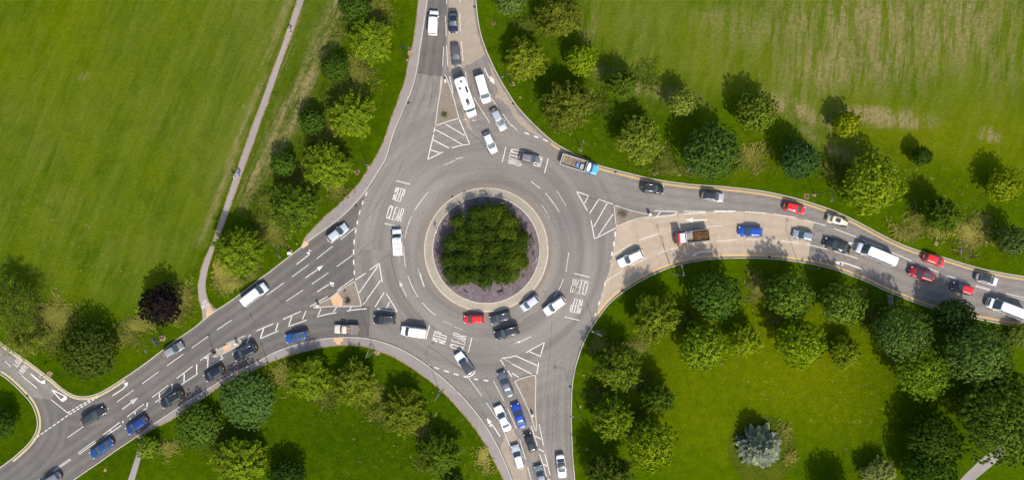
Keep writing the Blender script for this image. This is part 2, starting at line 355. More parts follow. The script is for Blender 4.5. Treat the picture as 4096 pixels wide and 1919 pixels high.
def wear(P):
    A = {}
    PO = P / np.array([1.59006, 1.59])
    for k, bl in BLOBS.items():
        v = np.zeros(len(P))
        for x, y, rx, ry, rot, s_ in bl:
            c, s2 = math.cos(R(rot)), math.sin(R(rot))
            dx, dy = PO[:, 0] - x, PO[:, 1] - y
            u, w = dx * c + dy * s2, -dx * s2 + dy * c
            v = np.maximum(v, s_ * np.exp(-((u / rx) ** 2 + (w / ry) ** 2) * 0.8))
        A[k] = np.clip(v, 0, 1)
    f = np.zeros(len(P))
    d, s_ = seg_d(P, PATH_L[:-6]); m = (P[:, 0] < 1300) & (P[:, 1] < 1360)
    f = np.where(m, np.clip((s_ * d - 22) / 14, 0, 1) * np.clip((1330 - P[:, 1]) / 160, 0, 1), f)
    pd = np.where(m & (P[:, 1] < 1000), np.exp(-((s_ * d - 36) / 15) ** 2), 0); A['pale'] = np.maximum(A['pale'], pd); A['dry'] = np.maximum(A['dry'], pd * .5)
    d, s_ = seg_d(P, NE_FIELD); m = (P[:, 0] > 2280)
    f = np.where(m, np.clip((-s_ * d + 25) / 60, 0, 1), f)
    A['field'] = f
    A['lush_shade'] = A['lush_shade'] * (1 - 0.9 * f)
    return A
FR = (-260, 4360, -240, 2160)       # densely surveyed part
def land(i, edge, far):
    pts = [W(p, 0.1) for p in edge + far]
    bm = bmesh.new(); bm.faces.new([bm.verts.new(q) for q in pts])
    x0, x1, y0, y1 = FR
    a, b = W((x0, y0)), W((x1, y1))
    st = 1.3
    for x in np.arange(a.x, b.x, st):
        bmesh.ops.bisect_plane(bm, geom=bm.verts[:] + bm.edges[:] + bm.faces[:], plane_co=(x, 0, 0), plane_no=(1, 0, 0))
    for y in np.arange(b.y, a.y, st):
        bmesh.ops.bisect_plane(bm, geom=bm.verts[:] + bm.edges[:] + bm.faces[:], plane_co=(0, y, 0), plane_no=(0, 1, 0))
    bmesh.ops.triangulate(bm, faces=[f for f in bm.faces if len(f.verts) > 4])
    for f in bm.faces:
        if f.normal.z < 0: f.normal_flip()
    me = bpy.data.meshes.new("grass_ground"); bm.to_mesh(me); bm.free()
    n = len(me.vertices); co = np.zeros(n * 3); me.vertices.foreach_get('co', co); co = co.reshape(-1, 3)
    k = S * (CAMH - 0.1) / CAMH
    P = np.stack([co[:, 0] / k + 2048, 959.5 - co[:, 1] / k], 1)
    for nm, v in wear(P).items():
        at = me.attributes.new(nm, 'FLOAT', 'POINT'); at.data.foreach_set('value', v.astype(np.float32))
    # the turf is slightly uneven
    me.materials.append(M_GRASS)
    ob = bpy.data.objects.new("grass_ground", me); COL.objects.link(ob); struct(ob)
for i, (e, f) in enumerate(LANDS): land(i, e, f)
def sheet(name, pts, z, mat, parent=None):
    m = MB(); m.add([W(p, z) for p in pts], [tuple(range(len(pts)))])
    me = bpy.data.meshes.new(name); me.from_pydata(m.v, [], m.f)
    bm = bmesh.new(); bm.from_mesh(me); bmesh.ops.triangulate(bm, faces=bm.faces[:])
    for f in bm.faces:
        if f.normal.z < 0: f.normal_flip()
    bm.to_mesh(me); bm.free(); me.materials.append(mat)
    ob = bpy.data.objects.new(name, me); COL.objects.link(ob); return struct(ob)
# the carriageway: a gridded sheet that carries the wheel-track wear, with a plain apron round it
def track_attrs(me):
    n = len(me.vertices); co = np.zeros(n * 3); me.vertices.foreach_get('co', co); co = co.reshape(-1, 3)
    P = np.stack([co[:, 0] / S + 2048, 959.5 - co[:, 1] / S], 1)
    d = np.full(n, 1e9)
    for e, f in LANDS:
        q = [v for v in e[1:-1:3]]; dd, _ = seg_d(P, [e[0]] + q + [e[-1]]); d = np.minimum(d, dd)
    d = d * S; u = np.mod(d, 3.5) - 1.75
    rr_ = np.hypot(P[:, 0] - 1945, P[:, 1] - 998.5) * S
    gate = np.clip((rr_ - 24) / 8, 0, 1) * (d < 11)
    tr = np.exp(-((np.abs(u) - .82) / .34) ** 2) * gate; ol = np.exp(-(u / .35) ** 2) * gate
    for nm, v in (('track', tr), ('oil', ol)):
        at = me.attributes.new(nm, 'FLOAT', 'POINT'); at.data.foreach_set('value', v.astype(np.float32))
a_, b_ = W((-260, -240)), W((4360, 2160)); xs = np.arange(a_.x, b_.x, .6); ys = np.arange(b_.y, a_.y, .6)
nx_, ny_ = len(xs), len(ys); gx, gy = np.meshgrid(xs, ys, indexing='ij')
V_ = np.column_stack([gx.ravel(), gy.ravel(), np.zeros(nx_ * ny_)]); I_ = np.arange(nx_ * ny_).reshape(nx_, ny_)
F_ = np.stack([I_[:-1, :-1], I_[1:, :-1], I_[1:, 1:], I_[:-1, 1:]], -1).reshape(-1, 4)
me = bpy.data.meshes.new("road"); me.from_pydata(V_.tolist(), [], F_.tolist()); track_attrs(me); me.materials.append(M_ASPH)
ob = bpy.data.objects.new("road", me); COL.objects.link(ob); struct(ob)
m = MB(); m.add([(-480, -480, -.004), (480, -480, -.004), (480, 480, -.004), (-480, 480, -.004)], [(0, 1, 2, 3)]); struct(m.build("road", M_ASPH))
def gsheet(name, pts, z, mat):
    bm = bmesh.new(); bm.faces.new([bm.verts.new(W(p, z)) for p in pts])
    for ax, (lo, hi) in ((0, (a_.x, b_.x)), (1, (b_.y, a_.y))):
        lo = max(lo, min(v.co[ax] for v in bm.verts)); hi = min(hi, max(v.co[ax] for v in bm.verts))
        for q in np.arange(lo + .3, hi, .6):
            co = [0, 0, 0]; no = [0, 0, 0]; co[ax] = q; no[ax] = 1
            bmesh.ops.bisect_plane(bm, geom=bm.verts[:] + bm.edges[:] + bm.faces[:], plane_co=co, plane_no=no)
    bmesh.ops.triangulate(bm, faces=[f for f in bm.faces if len(f.verts) > 4])
    for f in bm.faces:
        if f.normal.z < 0: f.normal_flip()
    me = bpy.data.meshes.new(name); bm.to_mesh(me); bm.free(); track_attrs(me); me.materials.append(mat)
    ob = bpy.data.objects.new(name, me); COL.objects.link(ob); return struct(ob)
m = MB(); m.add([(-3000, -3000, -.3), (3000, -3000, -.3), (3000, 3000, -.3), (-3000, 3000, -.3)], [(0, 1, 2, 3)]); struct(m.build("ground", M_FAR))
# ------------------------------------------------------------------ strips along a line
def nrm2(pts, i):
    a = pts[max(i - 1, 0)]; b = pts[min(i + 1, len(pts) - 1)]
    d = Vector((b[0] - a[0], b[1] - a[1])).normalized(); return Vector((-d.y, d.x))
def strip(pl, o0, o1, z, mb, wall=0.0, jit=0.0, closed=False):
    """ribbon beside polyline pl (world xy), between offsets o0 and o1 (metres, + = left of travel)"""
    P = [Vector((p.x, p.y)) for p in pl]; A, B = [], []
    n = len(P)
    for i, p in enumerate(P):
        if closed:
            d = (P[(i + 1) % n] - P[i - 1]).normalized(); nn = Vector((-d.y, d.x))
        else: nn = nrm2(P, i)
        a = p + nn * o0; b = p + nn * (o1 + (random.uniform(-jit, jit) if jit else 0)); A.append((a.x, a.y, z)); B.append((b.x, b.y, z))
    vs = A + B; fs = []
    for i in range(n if closed else n - 1):
        j = (i + 1) % n; fs.append((i, j, n + j, n + i))
    mb.add(vs, fs)
    if wall:
        for L, e in ((A, -1), (B, 1)):
            vv = L + [(x, y, z - wall) for x, y, _ in L]
            mb.add(vv, [(i, (i + 1) % n, n + (i + 1) % n, n + i) for i in range(n if closed else n - 1)])
    return mb
def wl(pl, z=0.0): return [W(p, z) for p in pl]
def left_is_land(edge, far_pt):
    return 1
# kerbs: land lies to the left (image) of travel for NW? decide by testing a point
def side_of(pl, q):
    d, s_ = seg_d(np.array([q]), pl); return s_[0]
KERBS = [(NW_X, o(600, 300)), (SW_X, o(20, 1050)), (S_X, o(900, 1100)), (SE_X, o(2000, 950)), (NE_X, o(1700, 150))]
KS = []
mb = MB()
for pl, q in KERBS:
    sg = side_of(pl, q)          # image y is down: positive means right of travel in world
    sg = -1 if sg > 0 else 1
    KS.append(sg)
    strip(wl(pl), 0.0, sg * 0.16, 0.125, mb, 0.125)
struct(mb.build("kerb", M_KERB))
# gutter channel of dirt beside the kerbs
mb = MB()
for (pl, q), sg in zip(KERBS, KS):
    P = [p for p in pl if -400 < p[0] < 4500 and -300 < p[1] < 2300]
    strip(wl(P), 0.0, -sg * 0.22, 0.014, mb, 0, 0.09)
struct(mb.build("gutter_dirt", plain("gutter_dirt", (0.16, 0.135, 0.11), 0.95, 0, 0.1)))
# pavements and footpaths
PV1 = smooth(T(1,0,"1228,-60 1228,0 1215,150 1190,330 1150,470 1125,620 1075,760 1020,900 975,1050 900,1205") + T(1,1,"840,90 770,190 680,285 590,370 500,450 420,530 380,580 350,622 372,634"), 1)
def between(edge, a, b):
    ia = min(range(len(edge)), key=lambda i: math.hypot(edge[i][0] - a[0], edge[i][1] - a[1]))
    ib = min(range(len(edge)), key=lambda i: math.hypot(edge[i][0] - b[0], edge[i][1] - b[1]))
    return edge[ia:ib + 1] if ia <= ib else edge[ib:ia + 1][::-1]
sheet("pavement", PV1 + between(NW_X, PV1[-1], (1711, -3000)) , 0.112, M_PAVE)
PV2 = smooth(T(0,2,"1036,884 1120,842 1200,800 1330,735 1490,622 1600,540 1710,470 1830,422 1931,372") + T(1,2,"120,310 250,270 400,230 520,203 640,190 760,192 860,208 960,245 1060,290 1160,350 1260,420 1340,480 1420,550 1490,625 1560,705 1640,800 1720,920 1790,1050 1840,1150 1868,1205 1890,1290"), 1)
sheet("pavement", PV2 + between(S_X, PV2[-1], PV2[0]) , 0.112, M_PAVE)
sheet("footpath", PATH_L + PATH_R[::-1], 0.116, M_PATH)
sheet("footpath", T(0,2,"1045,850 1080,860 1078,960 1065,1030 1015,1205 995,1290 945,1290 965,1205 1030,1010 1045,940"), 0.116, M_PATH)
sheet("footpath", T(3,2,"1490,1160 1610,1045 1720,960 1860,850 1980,760 2000,800 1940,870 1705,1085 1560,1205 1440,1300 1360,1300"), 0.116, M_PATH)
mb = MB()
for pl, w in ((PATH_L, .13), (PATH_R, -.13), (PV1, .16), (PV2, -.16)):
    strip(wl(pl), w * .4, -w, 0.12, mb, 0, 0.1)
struct(mb.build("soil_edge", M_EARTH))
# road surface patches
S_in = between(S_X, t(1,2,845,136), (-6000, 6000)); NW_in = between(NW_X, t(1,1,836,240), t(0,2,500,540))
SWc = between(SW_X, t(0,2,200,575), (-6000, 6000))
gsheet("road_surface", T(1,1,"838,237 805,325 782,395 763,470 750,535 740,615 736,695 735,770 741,862 743,908 760,960 800,1095 862,1112") + T(1,2,"850,70 845,130") + S_in + SWc[::-1] + T(0,2,"380,600 470,512") + NW_in[::-1], 0.004, M_ASPH2)
gsheet("road_surface", between(NW_X, t(1,0,1216,545), (1711, -3000)) + [(1788, -3000)] + T(1,0,"1440,0 1432,300 1405,560 1400,576 1340,572 1260,556"), 0.004, M_ASPH2)
gsheet("buff_surfacing", T(2,1,"785,497 880,465 1040,430 1250,402 1460,390 1700,384 1931,398") + T(3,1,"120,418 345,470 322,620 300,765") + between(SE_X, t(3,1,300,775), t(2,1,635,1195)) + T(2,1,"640,1150 672,1030 700,930 735,830 762,700 778,570"), 0.004, M_BUFF)
def ragged(pts, amp=9, n=7):
    out = []
    for a, b in zip(pts, pts[1:] + pts[:1]):
        L = math.hypot(b[0] - a[0], b[1] - a[1]); k = max(1, int(L / n))
        for i in range(k):
            u = i / k; x, y = a[0] + (b[0] - a[0]) * u, a[1] + (b[1] - a[1]) * u
            e = amp * mnoise.noise(Vector((x * .12, y * .12, 3))) + amp * .7 * mnoise.noise(Vector((x * .33, y * .33, 9)))
            w = amp * mnoise.noise(Vector((x * .15, y * .15, 30)))
            out.append((x + e, y + w))
    return out
sheet("dusty_surfacing", ragged(T(1,0,"1452,-60 1640,-60 1645,100 1672,255 1710,372 1728,400 1700,440 1640,470 1585,500 1520,545 1478,572 1458,540 1444,420 1448,200"), 5), 0.005, M_DUST)
sheet("dusty_surfacing", ragged(T(1,0,"1752,470 1772,505 1830,620 1895,725 1931,775") + T(2,0,"40,850 110,925 180,995 240,1050 215,1045 120,985 30,905") + T(1,0,"1915,820 1860,760 1800,735 1830,690 1790,600"), 4), 0.005, M_DUST)
sheet("dusty_surfacing", ragged(T(1,0,"1500,600 1520,700 1560,840 1590,960 1640,1000 1600,900 1580,850 1545,760 1530,640"), 4), 0.005, M_DUST)
sheet("dusty_surfacing", ragged(T(2,2,"-40,850 -5,800 25,850 48,900 60,960 102,1070 118,1205 130,1290 -40,1290 -75,1150 -110,1010"), 5), 0.005, M_DUST)
# ------------------------------------------------------------------ painted lines
WH, WO, YE, YP, WT = MB(), MB(), MB(), MB(), MB()
def line(mb, pts, w=0.13, z=0.010):
    w = w * .86
    P = [Vector((q.x, q.y)) for q in (W(p) for p in pts)]
    n = len(P); A, B = [], []
    for i, p in enumerate(P):
        nn = nrm2(P, i); A.append((*(p + nn * w / 2), z)); B.append((*(p - nn * w / 2), z))
    mb.add(B + A, [(i, i + 1, n + i + 1, n + i) for i in range(n - 1)])
def L(mb, c, r, txt, w=0.13, z=0.010):
    for sg in txt.split(';'):
        sg = sg.strip()
        if not sg: continue
        pts = T(c, r, sg)
        if len(pts) > 2: pts = smooth(pts, 2)
        line(mb, pts, w, z)
L(WH,1,0,"1440,-30 1438,35;1538,-30 1538,20;1431,120 1430,172;1433,176 1434,275;1416,350 1407,505;1438,350 1446,500;1538,97 1540,240;1548,313 1563,462;1578,540 1600,650;1641,735 1700,830 1765,930;1652,590 1668,655;1765,730 1823,810;1860,860 1931,955", .12)
L(WH,1,0,"1399,577 1386,715;1460,578 1487,705", .18)
L(WH,1,0,"1350,960 1342,1000;1340,1015 1295,1205;1533,900 1612,1087;1477,1117 1540,1098 1613,1088;1430,938 1573,1022;1352,977 1552,1088;1332,1053 1455,1117;1313,1130 1383,1152;1293,1205 1410,1147", .19)
L(WO,1,0,"1505,1200 1560,1187;1565,902 1590,904;1628,908 1655,910", .2)
L(WH,2,0,"0,945 40,985", .12)
L(WH,2,0,"95,1000 128,1013;165,1027 198,1040;235,1052 272,1067", .26)
L(WH,1,1,"1057,156 1163,183;970,478 1083,503", .16)
L(WH,1,1,"1298,242 1250,300 1197,378;1170,427 1140,510 1123,592;1116,650 1117,720 1127,808;1145,872 1175,950 1222,1033;1255,1075 1300,1125 1353,1170", .115)
L(WO,1,1,"1423,38 1500,5", .16)
L(WH,1,1,"838,237 825,270;808,308 801,337;785,380 778,413;766,457 763,485;754,520 749,552;741,598 740,635;736,675 736,713;735,753 738,788;741,833 742,862", .26)
L(WH,1,1,"750,508 638,600;580,648 457,745;396,790 272,880;210,925 82,1017;728,717 610,802;547,848 421,935;355,980 228,1063", .13)
L(WH,1,1,"738,892 610,985;541,1028 408,1103;340,1138 205,1200;827,852 748,905;928,778 858,827;928,778 953,922;922,795 778,1000;941,905 808,1090;967,997 897,1108;983,1007 1067,1142;1007,1070 982,1120;1067,1142 980,1132 912,1120;835,1120 760,1125 685,1137;607,1150 530,1162 458,1182;608,1110 583,1145;718,1107 706,1128;490,1120 468,1172;377,1135 350,1202;270,1178 260,1205", .18)
L(WH,2,1,"143,160 213,215;252,250 310,320 357,392;428,698 418,770 407,840;388,895 365,960 317,1033", .13)
L(WO,2,1,"338,230 408,345;222,335 268,405;275,420 278,440", .13)
L(WH,2,1,"487,238 579,270;487,238 568,382;574,274 548,327;651,296 763,334;650,303 586,402;717,327 617,503;763,406 650,571;596,455 622,594;622,594 700,555 784,512", .17)
L(WH,2,1,"778,540 778,577;770,615 765,647;755,690 752,722;703,915 697,950;660,1063 652,1092;632,1150 627,1172", .26)
L(WO,2,1,"680,1000 675,1025;742,755 740,772", .2)
L(WH,2,1,"756,720 903,630;960,605 1040,575 1120,552;1193,537 1363,515;1417,507 1585,495;700,918 832,835;890,798 1030,732;1100,703 1180,678 1258,657;1325,640 1475,622;1538,613 1702,600;1770,598 1931,602", .13)
L(WH,2,1,"1070,384 1241,388;1296,386 1461,389;1758,388 1919,402;1067,434 1150,422 1237,413;1295,407 1460,396", .17)
L(WH,2,1,"1120,390 1092,424;1247,391 1228,412;1345,390 1343,400", .2)
L(WH,2,1,"1523,387 1688,387", .34)
L(WH,2,1,"271,0 246,97", .16)
L(WH,3,1,"45,407 215,435;274,450 440,495;500,517 664,579;712,600 867,665;936,697 1084,760;1143,786 1293,848;1352,870 1516,928;60,606 232,625;284,633 450,672;500,685 676,742", .15)
L(WH,3,1,"1569,943 1732,993;1563,951 1730,1000;1797,1007 1951,1040;1795,1022 1951,1058", .13)
L(WH,0,2,"1636,75 1748,0;1447,210 1572,122;1258,345 1383,256;1072,480 1196,390;883,617 1008,527;790,685 820,663;508,887 632,800", .13)
L(WH,0,2,"1706,178 1850,118;1510,303 1570,262 1638,215;1757,243 1890,177;1558,360 1686,285;1333,440 1453,348;1364,488 1490,405;1145,585 1270,490;1170,620 1298,533;960,728 1086,632;978,748 1105,664;777,865 903,770;787,880 914,794", .16)
L(WH,0,2,"587,1002 716,910;595,1012 723,922;400,1135 526,1045;407,1141 535,1051;285,1205 340,1175", .13)
L(WH,0,2,"1887,110 1860,180;1570,270 1566,348;1672,268 1672,283;1773,222 1768,235;1484,333 1484,403;1390,405 1388,465;1298,480 1297,525;1203,550 1203,587;1112,622 1108,655;1020,690 1017,715;928,760 927,775;837,830 835,838", .24)
L(WH,1,2,"0,83 130,28;28,142 168,82;240,50 383,0", .17)
L(WH,1,2,"167,23 148,80;58,65 33,135;262,0 247,38", .22)
L(WH,0,2,"165,420 280,513", .17); L(WH,0,2,"38,310 80,350;383,597 525,710", .15)
def dashes(mb, a, b, n, duty, w):
    for i in range(n):
        u0, u1 = i / n, (i + duty) / n
        line(mb, [(a[0] + (b[0] - a[0]) * u, a[1] + (b[1] - a[1]) * u) for u in (u0, u1)], w)
dashes(WH, t(0,2,512,698), t(0,2,745,563), 8, .68, .22); dashes(WH, t(0,2,524,712), t(0,2,750,572), 8, .68, .22)
dashes(WH, t(0,2,512,718), t(0,2,236,912), 9, .72, .2)
L(WH,1,2,"1308,40 1284,143;1627,137 1602,243", .16)
L(WH,1,2,"1275,327 1312,341;1345,355 1381,368;1418,380 1455,393;1491,404 1528,414;1566,425 1600,432;1645,444 1674,449;1717,453 1753,457", .26)
L(WH,1,2,"1602,434 1706,575;1790,458 1872,612;1738,622 1812,735;1858,815 1931,985;1897,665 1931,740", .12)
L(WH,1,2,"1931,278 1853,288;1843,298 1875,345;1900,380 1931,430", .18); L(WO,1,2,"1868,292 1931,325;1410,5 1480,40;1490,48 1560,75", .12)
L(WH,2,2,"60,165 147,122", .14); L(WO,2,2,"10,182 60,158", .14)
L(WH,2,2,"245,168 105,245;245,168 213,277;132,238 210,272;0,275 35,270;35,273 190,343;201,320 187,408;0,330 150,407;0,400 52,432", .19)
L(WH,2,2,"0,740 33,818;57,895 102,1048;118,1108 145,1205", .12)
L(WH,2,2,"143,793 192,948;205,783 237,945;210,1010 262,1180;248,1008 288,1170;268,1195 290,1205", .16)
L(WH,2,2,"175,872 218,897;202,970 240,992;238,1085 265,1100", .2)
# arrows: shaft from a to b, then a head whose tip is c
def arrow(mb, a, b, tip, w=0.16, hw=0.55, bend=None):
    pts = [a, b] if bend is None else smooth([a, bend, b], 2)
    line(mb, pts, w, 0.011)
    B, Tp = W(b), W(tip); d = (Tp - B).normalized(); nn = Vector((-d.y, d.x, 0))
    z = 0.012
    q = [B + nn * hw, Tp, B - nn * hw]
    mb.add([(v.x, v.y, z) for v in q], [(2, 1, 0)])
def arrow_bar(mb, a, b, side_, tip, w=.16):
    line(mb, [a, b], w, 0.011)
    # flag-like head of a turn arrow: two barbs and a tip
    B, Sd, Tp = W(b), W(side_), W(tip)
    mb.add([(v.x, v.y, .012) for v in (B, Sd, Tp)], [(0, 1, 2)])
arrow_bar(WH, t(1,1,305,787), t(1,1,402,712), t(1,1,378,700), t(1,1,420,684), .17)
arrow(WH, t(1,1,402,714), t(1,1,402,690), t(1,1,421,684), .2, .42)
arrow(WH, t(1,1,373,888), t(1,1,468,822), t(1,1,507,793), .17, .42)
arrow(WH, t(1,1,463,992), t(1,1,562,938), t(1,1,592,924), .17, .5, t(1,1,540,942)); arrow(WH, t(1,1,550,938), t(1,1,575,938), t(1,1,585,955), .2, .35)
arrow(WO, t(1,1,1138,1033), t(1,1,1098,950), t(1,1,1080,907), .17, .35)
L(WH,1,1,"1270,955 1252,905 1235,862", .2); L(WO,1,1,"1235,862 1222,815;1240,850 1250,880", .16)
arrow(WH, t(2,1,1472,450), t(2,1,1365,455), t(2,1,1308,448), .28, .5, t(2,1,1400,453)); 
arrow(WH, t(2,1,1500,688), t(2,1,1388,712), t(2,1,1353,723), .25, .42, t(2,1,1400,694))
arrow(WH, t(3,1,705,820), t(3,1,552,782), t(3,1,500,767), .25, .42, t(3,1,560,768)); arrow(WH, t(3,1,552,768), t(3,1,540,782), t(3,1,575,790), .2, .3)
arrow(WH, t(3,1,560,622), t(3,1,640,648), t(3,1,680,662), .3, .4); arrow(WH, t(3,1,600,625), t(3,1,665,628), t(3,1,690,640), .3, .3)
arrow(WH, t(1,0,1722,517), t(1,0,1778,600), t(1,0,1800,640), .22, .45, t(1,0,1758,592)); arrow(WH, t(1,0,1765,600), t(1,0,1775,600), t(1,0,1770,570), .2, .3)
arrow(WH, t(1,2,1840,876), t(1,2,1765,775), t(1,2,1740,737), .22, .42, t(1,2,1785,790)); arrow(WH, t(1,2,1770,780), t(1,2,1765,790), t(1,2,1778,805), .2, .3)
arrow(WH, t(0,2,850,568), t(0,2,945,490), t(0,2,967,466), .2, .45, t(0,2,940,512))
arrow(WO, t(0,2,922,672), t(0,2,992,620), t(0,2,1042,584), .3, .5)
arrow(WH, t(0,2,232,405), t(0,2,322,462), t(0,2,342,480), .3, .55, t(0,2,305,470))
arrow(WH, t(2,2,60,165), t(2,2,55,167), t(2,2,40,162), .2, .25)
# give way triangle
L(WH,0,2,"385,520 468,612;385,520 503,580", .24, .011); L(WH,0,2,"468,606 500,582", .75, .012)
# lettering: every letter as strokes in a unit box
ARC = lambda cx, cy, rx, ry, a0, a1, n=8: [(cx + rx * math.cos(R(a0 + (a1 - a0) * i / n)), cy + ry * math.sin(R(a0 + (a1 - a0) * i / n))) for i in range(n + 1)]
GL = {'K': [[(0, 0), (0, 1)], [(1, 1), (0, .42)], [(.25, .58), (1, 0)]], 'E': [[(1, 0), (0, 0), (0, 1), (1, 1)], [(0, .53), (.8, .53)]],
 'P': [[(0, 0), (0, 1), (.6, 1)] + ARC(.6, .75, .4, .25, 90, -90) + [(0, .5)]], 'C': [ARC(.5, .82, .5, .18, 0, 180) + ARC(.5, .18, .5, .18, 180, 360)],
 'L': [[(0, 1), (0, 0), (1, 0)]], 'A': [[(0, 0), (.5, 1), (1, 0)], [(.17, .32), (.83, .32)]],
 'R': [[(0, 0), (0, 1), (.6, 1)] + ARC(.6, .75, .4, .25, 90, -90) + [(0, .5)], [(.5, .5), (1, 0)]],
 'T': [[(.5, 0), (.5, 1)], [(0, 1), (1, 1)]], 'U': [[(0, 1), (0, .2)] + ARC(.5, .2, .5, .2, 180, 360) + [(1, 1)]], 'N': [[(0, 0), (0, 1), (1, 0), (1, 1)]],
 'F': [[(0, 0), (0, 1), (1, 1)], [(0, .53), (.8, .53)]], 'O': [ARC(.5, .5, .5, .5, 90, 450, 16)], 'Y': [[(0, 1), (.5, .5), (1, 1)], [(.5, .5), (.5, 0)]],
 'I': [[(.5, 0), (.5, 1)]], 'G': [ARC(.5, .82, .5, .18, 0, 180) + ARC(.5, .18, .5, .18, 180, 360) + [(1, .45), (.6, .45)]]}
def word(mb, txt, BL, BR, TL, w=.17, gap=.42, z=0.011):
    n = len(txt); b = Vector(BL); u = Vector(BR) - b; v = Vector(TL) - b
    cw = 1 / (n + (n - 1) * gap)
    for i, ch in enumerate(txt):
        x0 = i * cw * (1 + gap)
        for st in GL[ch]:
            pts = [tuple(b + u * (x0 + p[0] * cw) + v * p[1]) for p in st]
            line(mb, pts, w, z)
def zr(x0, y0, sc): return lambda x, y: (x0 + x / sc, y0 + y / sc)
za, zb, zc, zd = zr(1960, 540, 5.365), zr(1580, 1180, 5.365), zr(2140, 1060, 5.028), zr(0, 1380, 5.028)
word(WT, "KEEP", t(1,1,1030,300), t(1,1,1098,318), t(1,1,1060,205)); word(WT, "CLEAR", t(1,1,982,437), t(1,1,1090,465), t(1,1,1010,342))
word(WT, "CLEAR", za(455,298), za(380,605), za(735,360)); word(WT, "KEEP", za(838,430), za(785,618), za(1130,495))
for q in ((za(342,255), za(262,590)), (za(1253,503), za(1168,815)), (zb(745,640), zb(668,940)), (zb(1650,915), zb(1578,1205)), (zc(780,165), zc(1100,240)), (zc(597,1040), zc(893,1108))): line(WH, q, .16, .013)
word(WT, "KEEP", zb(1065,1045), zb(1125,845), zb(795,965)); word(WT, "CLEAR", zb(1455,1190), zb(1533,885), zb(1180,1105))
word(WT, "CLEAR", zc(1075,330), zc(768,268), zc(1012,600)); word(WT, "KEEP", zc(958,705), zc(765,660), zc(893,975))
word(WT, "TURN", zd(485,372), zd(365,535), zd(568,430), .17, .3); word(WT, "LEFT", zd(370,240), zd(250,385), zd(455,300), .17, .3)
word(WT, "NO", t(0,1,1534,1088), t(0,1,1560,1072), t(0,1,1527,1068), .11, .4, .122); word(WT, "CYCLING", t(0,1,1527,1122), t(0,1,1581,1095), t(0,1,1521,1102), .10, .35, .122)
# double yellow lines beside the kerbs
def dbl(mb, edge, a, b, sg, o0=.28, gap=.24):
    P = between(edge, a, b); w = wl(P)
    for d in (o0, o0 + gap): strip(w, -sg * d, -sg * (d + .11), 0.018, mb)
dbl(YE, SE_X, t(2,1,640,1190), (4300, 1330), KS[3], .3, .22); dbl(YE, NE_X, t(2,0,305,1075), (4300, 1130), KS[4], .3, .22)
dbl(YP, NW_X, t(0,2,935,445), (-300, 1180), KS[0], .25, .2); dbl(YP, SW_X, (-300, 1300), t(0,2,90,1052), KS[1], .25, .2)
struct(WH.build("road_markings", M_WHITE)); struct(WO.build("worn_road_markings", M_WORN)); struct(WT.build("road_lettering", M_WHITE))
struct(YE.build("double_yellow_lines", M_YEL)); struct(YP.build("pale_yellow_lines", M_YEL2))
# seams and sealed cracks
SM = MB()
L(SM,1,1,"1016,712 1022,760 1040,850 1075,960 1130,1060 1200,1150 1260,1205;1016,712 960,745 930,760;745,905 748,930 800,1095;800,1100 870,1112 1010,1135 1068,1142;1110,5 1080,80 1040,160 990,240 900,350 870,400 800,470;1175,875 1190,920;740,740 840,640 900,600;20,930 110,985 180,1060 300,1130", .07, .006)
L(SM,2,1,"520,265 640,298 763,334 800,345 940,388 1060,405 1200,404;90,1205 160,1160;1130,570 1150,680 1190,790", .09, .007)
L(SM,1,2,"862,0 850,60 845,130;1260,0 1330,55 1420,120;1290,190 1380,250 1470,320 1560,380;1730,520 1760,560 1770,600", .09, .006)
L(SM,1,0,"1216,545 1290,560 1340,572 1330,690 1310,800;1340,955 1450,1050 1620,1085;1600,1000 1700,1060 1780,1190", .09, .006)
L(SM,0,2,"380,600 470,512", .12, .007); L(SM,2,2,"300,20 290,200 270,400 240,600;330,300 310,700 300,1000", .06, .006)
struct(SM.build("road_seams", plain("bitumen_seam", (.055, .05, .045), .8, 0, .2)))
# ------------------------------------------------------------------ roundabout island
RC = W((1945, 998.5)); RO, RI = 248.5 * S, 213 * S
def ringmesh(name, prof, mat, n=160, uv=True):
    """prof: list of (radius, z) from outside in"""
    vs, fs, uvs = [], [], []
    for k in range(n + 1):
        a = 2 * math.pi * k / n
        for r_, z in prof: vs.append((RC.x + r_ * math.cos(a), RC.y + r_ * math.sin(a), z))
    P = len(prof)
    me = bpy.data.meshes.new(name)
    for k in range(n):
        for i in range(P - 1): fs.append((k * P + i, (k + 1) * P + i, (k + 1) * P + i + 1, k * P + i + 1))
    me.from_pydata(vs, [], fs)
    ul = me.uv_layers.new(name="UVMap"); d = []
    for k in range(n):
        for i in range(P - 1):
            for kk, ii in ((k, i), (k + 1, i), (k + 1, i + 1), (k, i + 1)): d += [RI * 1.08 * 2 * math.pi * kk / n, prof[ii][0]]
    ul.data.foreach_set('uv', d)
    me.materials.append(mat); ob = bpy.data.objects.new(name, me); COL.objects.link(ob); return struct(ob)
ringmesh("roundabout_dirt_ring", [(RO + .62, .006), (RO - .02, .007)], plain("ring_dirt", (0.22, 0.175, 0.13), 0.95, 0, .1))
ringmesh("roundabout_kerb", [(RO + .02, 0), (RO, .07), (RO - .24, .10), (RO - .26, .06)], M_KERB)
ringmesh("roundabout_apron", [(RO - .25, .085), (RO - 1.0, .19), (RI + .12, .28), (RI + .10, .2)], M_SETTS)
ringmesh("roundabout_kerb", [(RI + .12, .2), (RI + .12, .30), (RI - .06, .30), (RI - .06, .1)], M_KERB)
ringmesh("slate_bed", [(RI - .05, .24), (RI - 2, .34), (3, .6), (0.01, .62)], M_MULCH, 96)
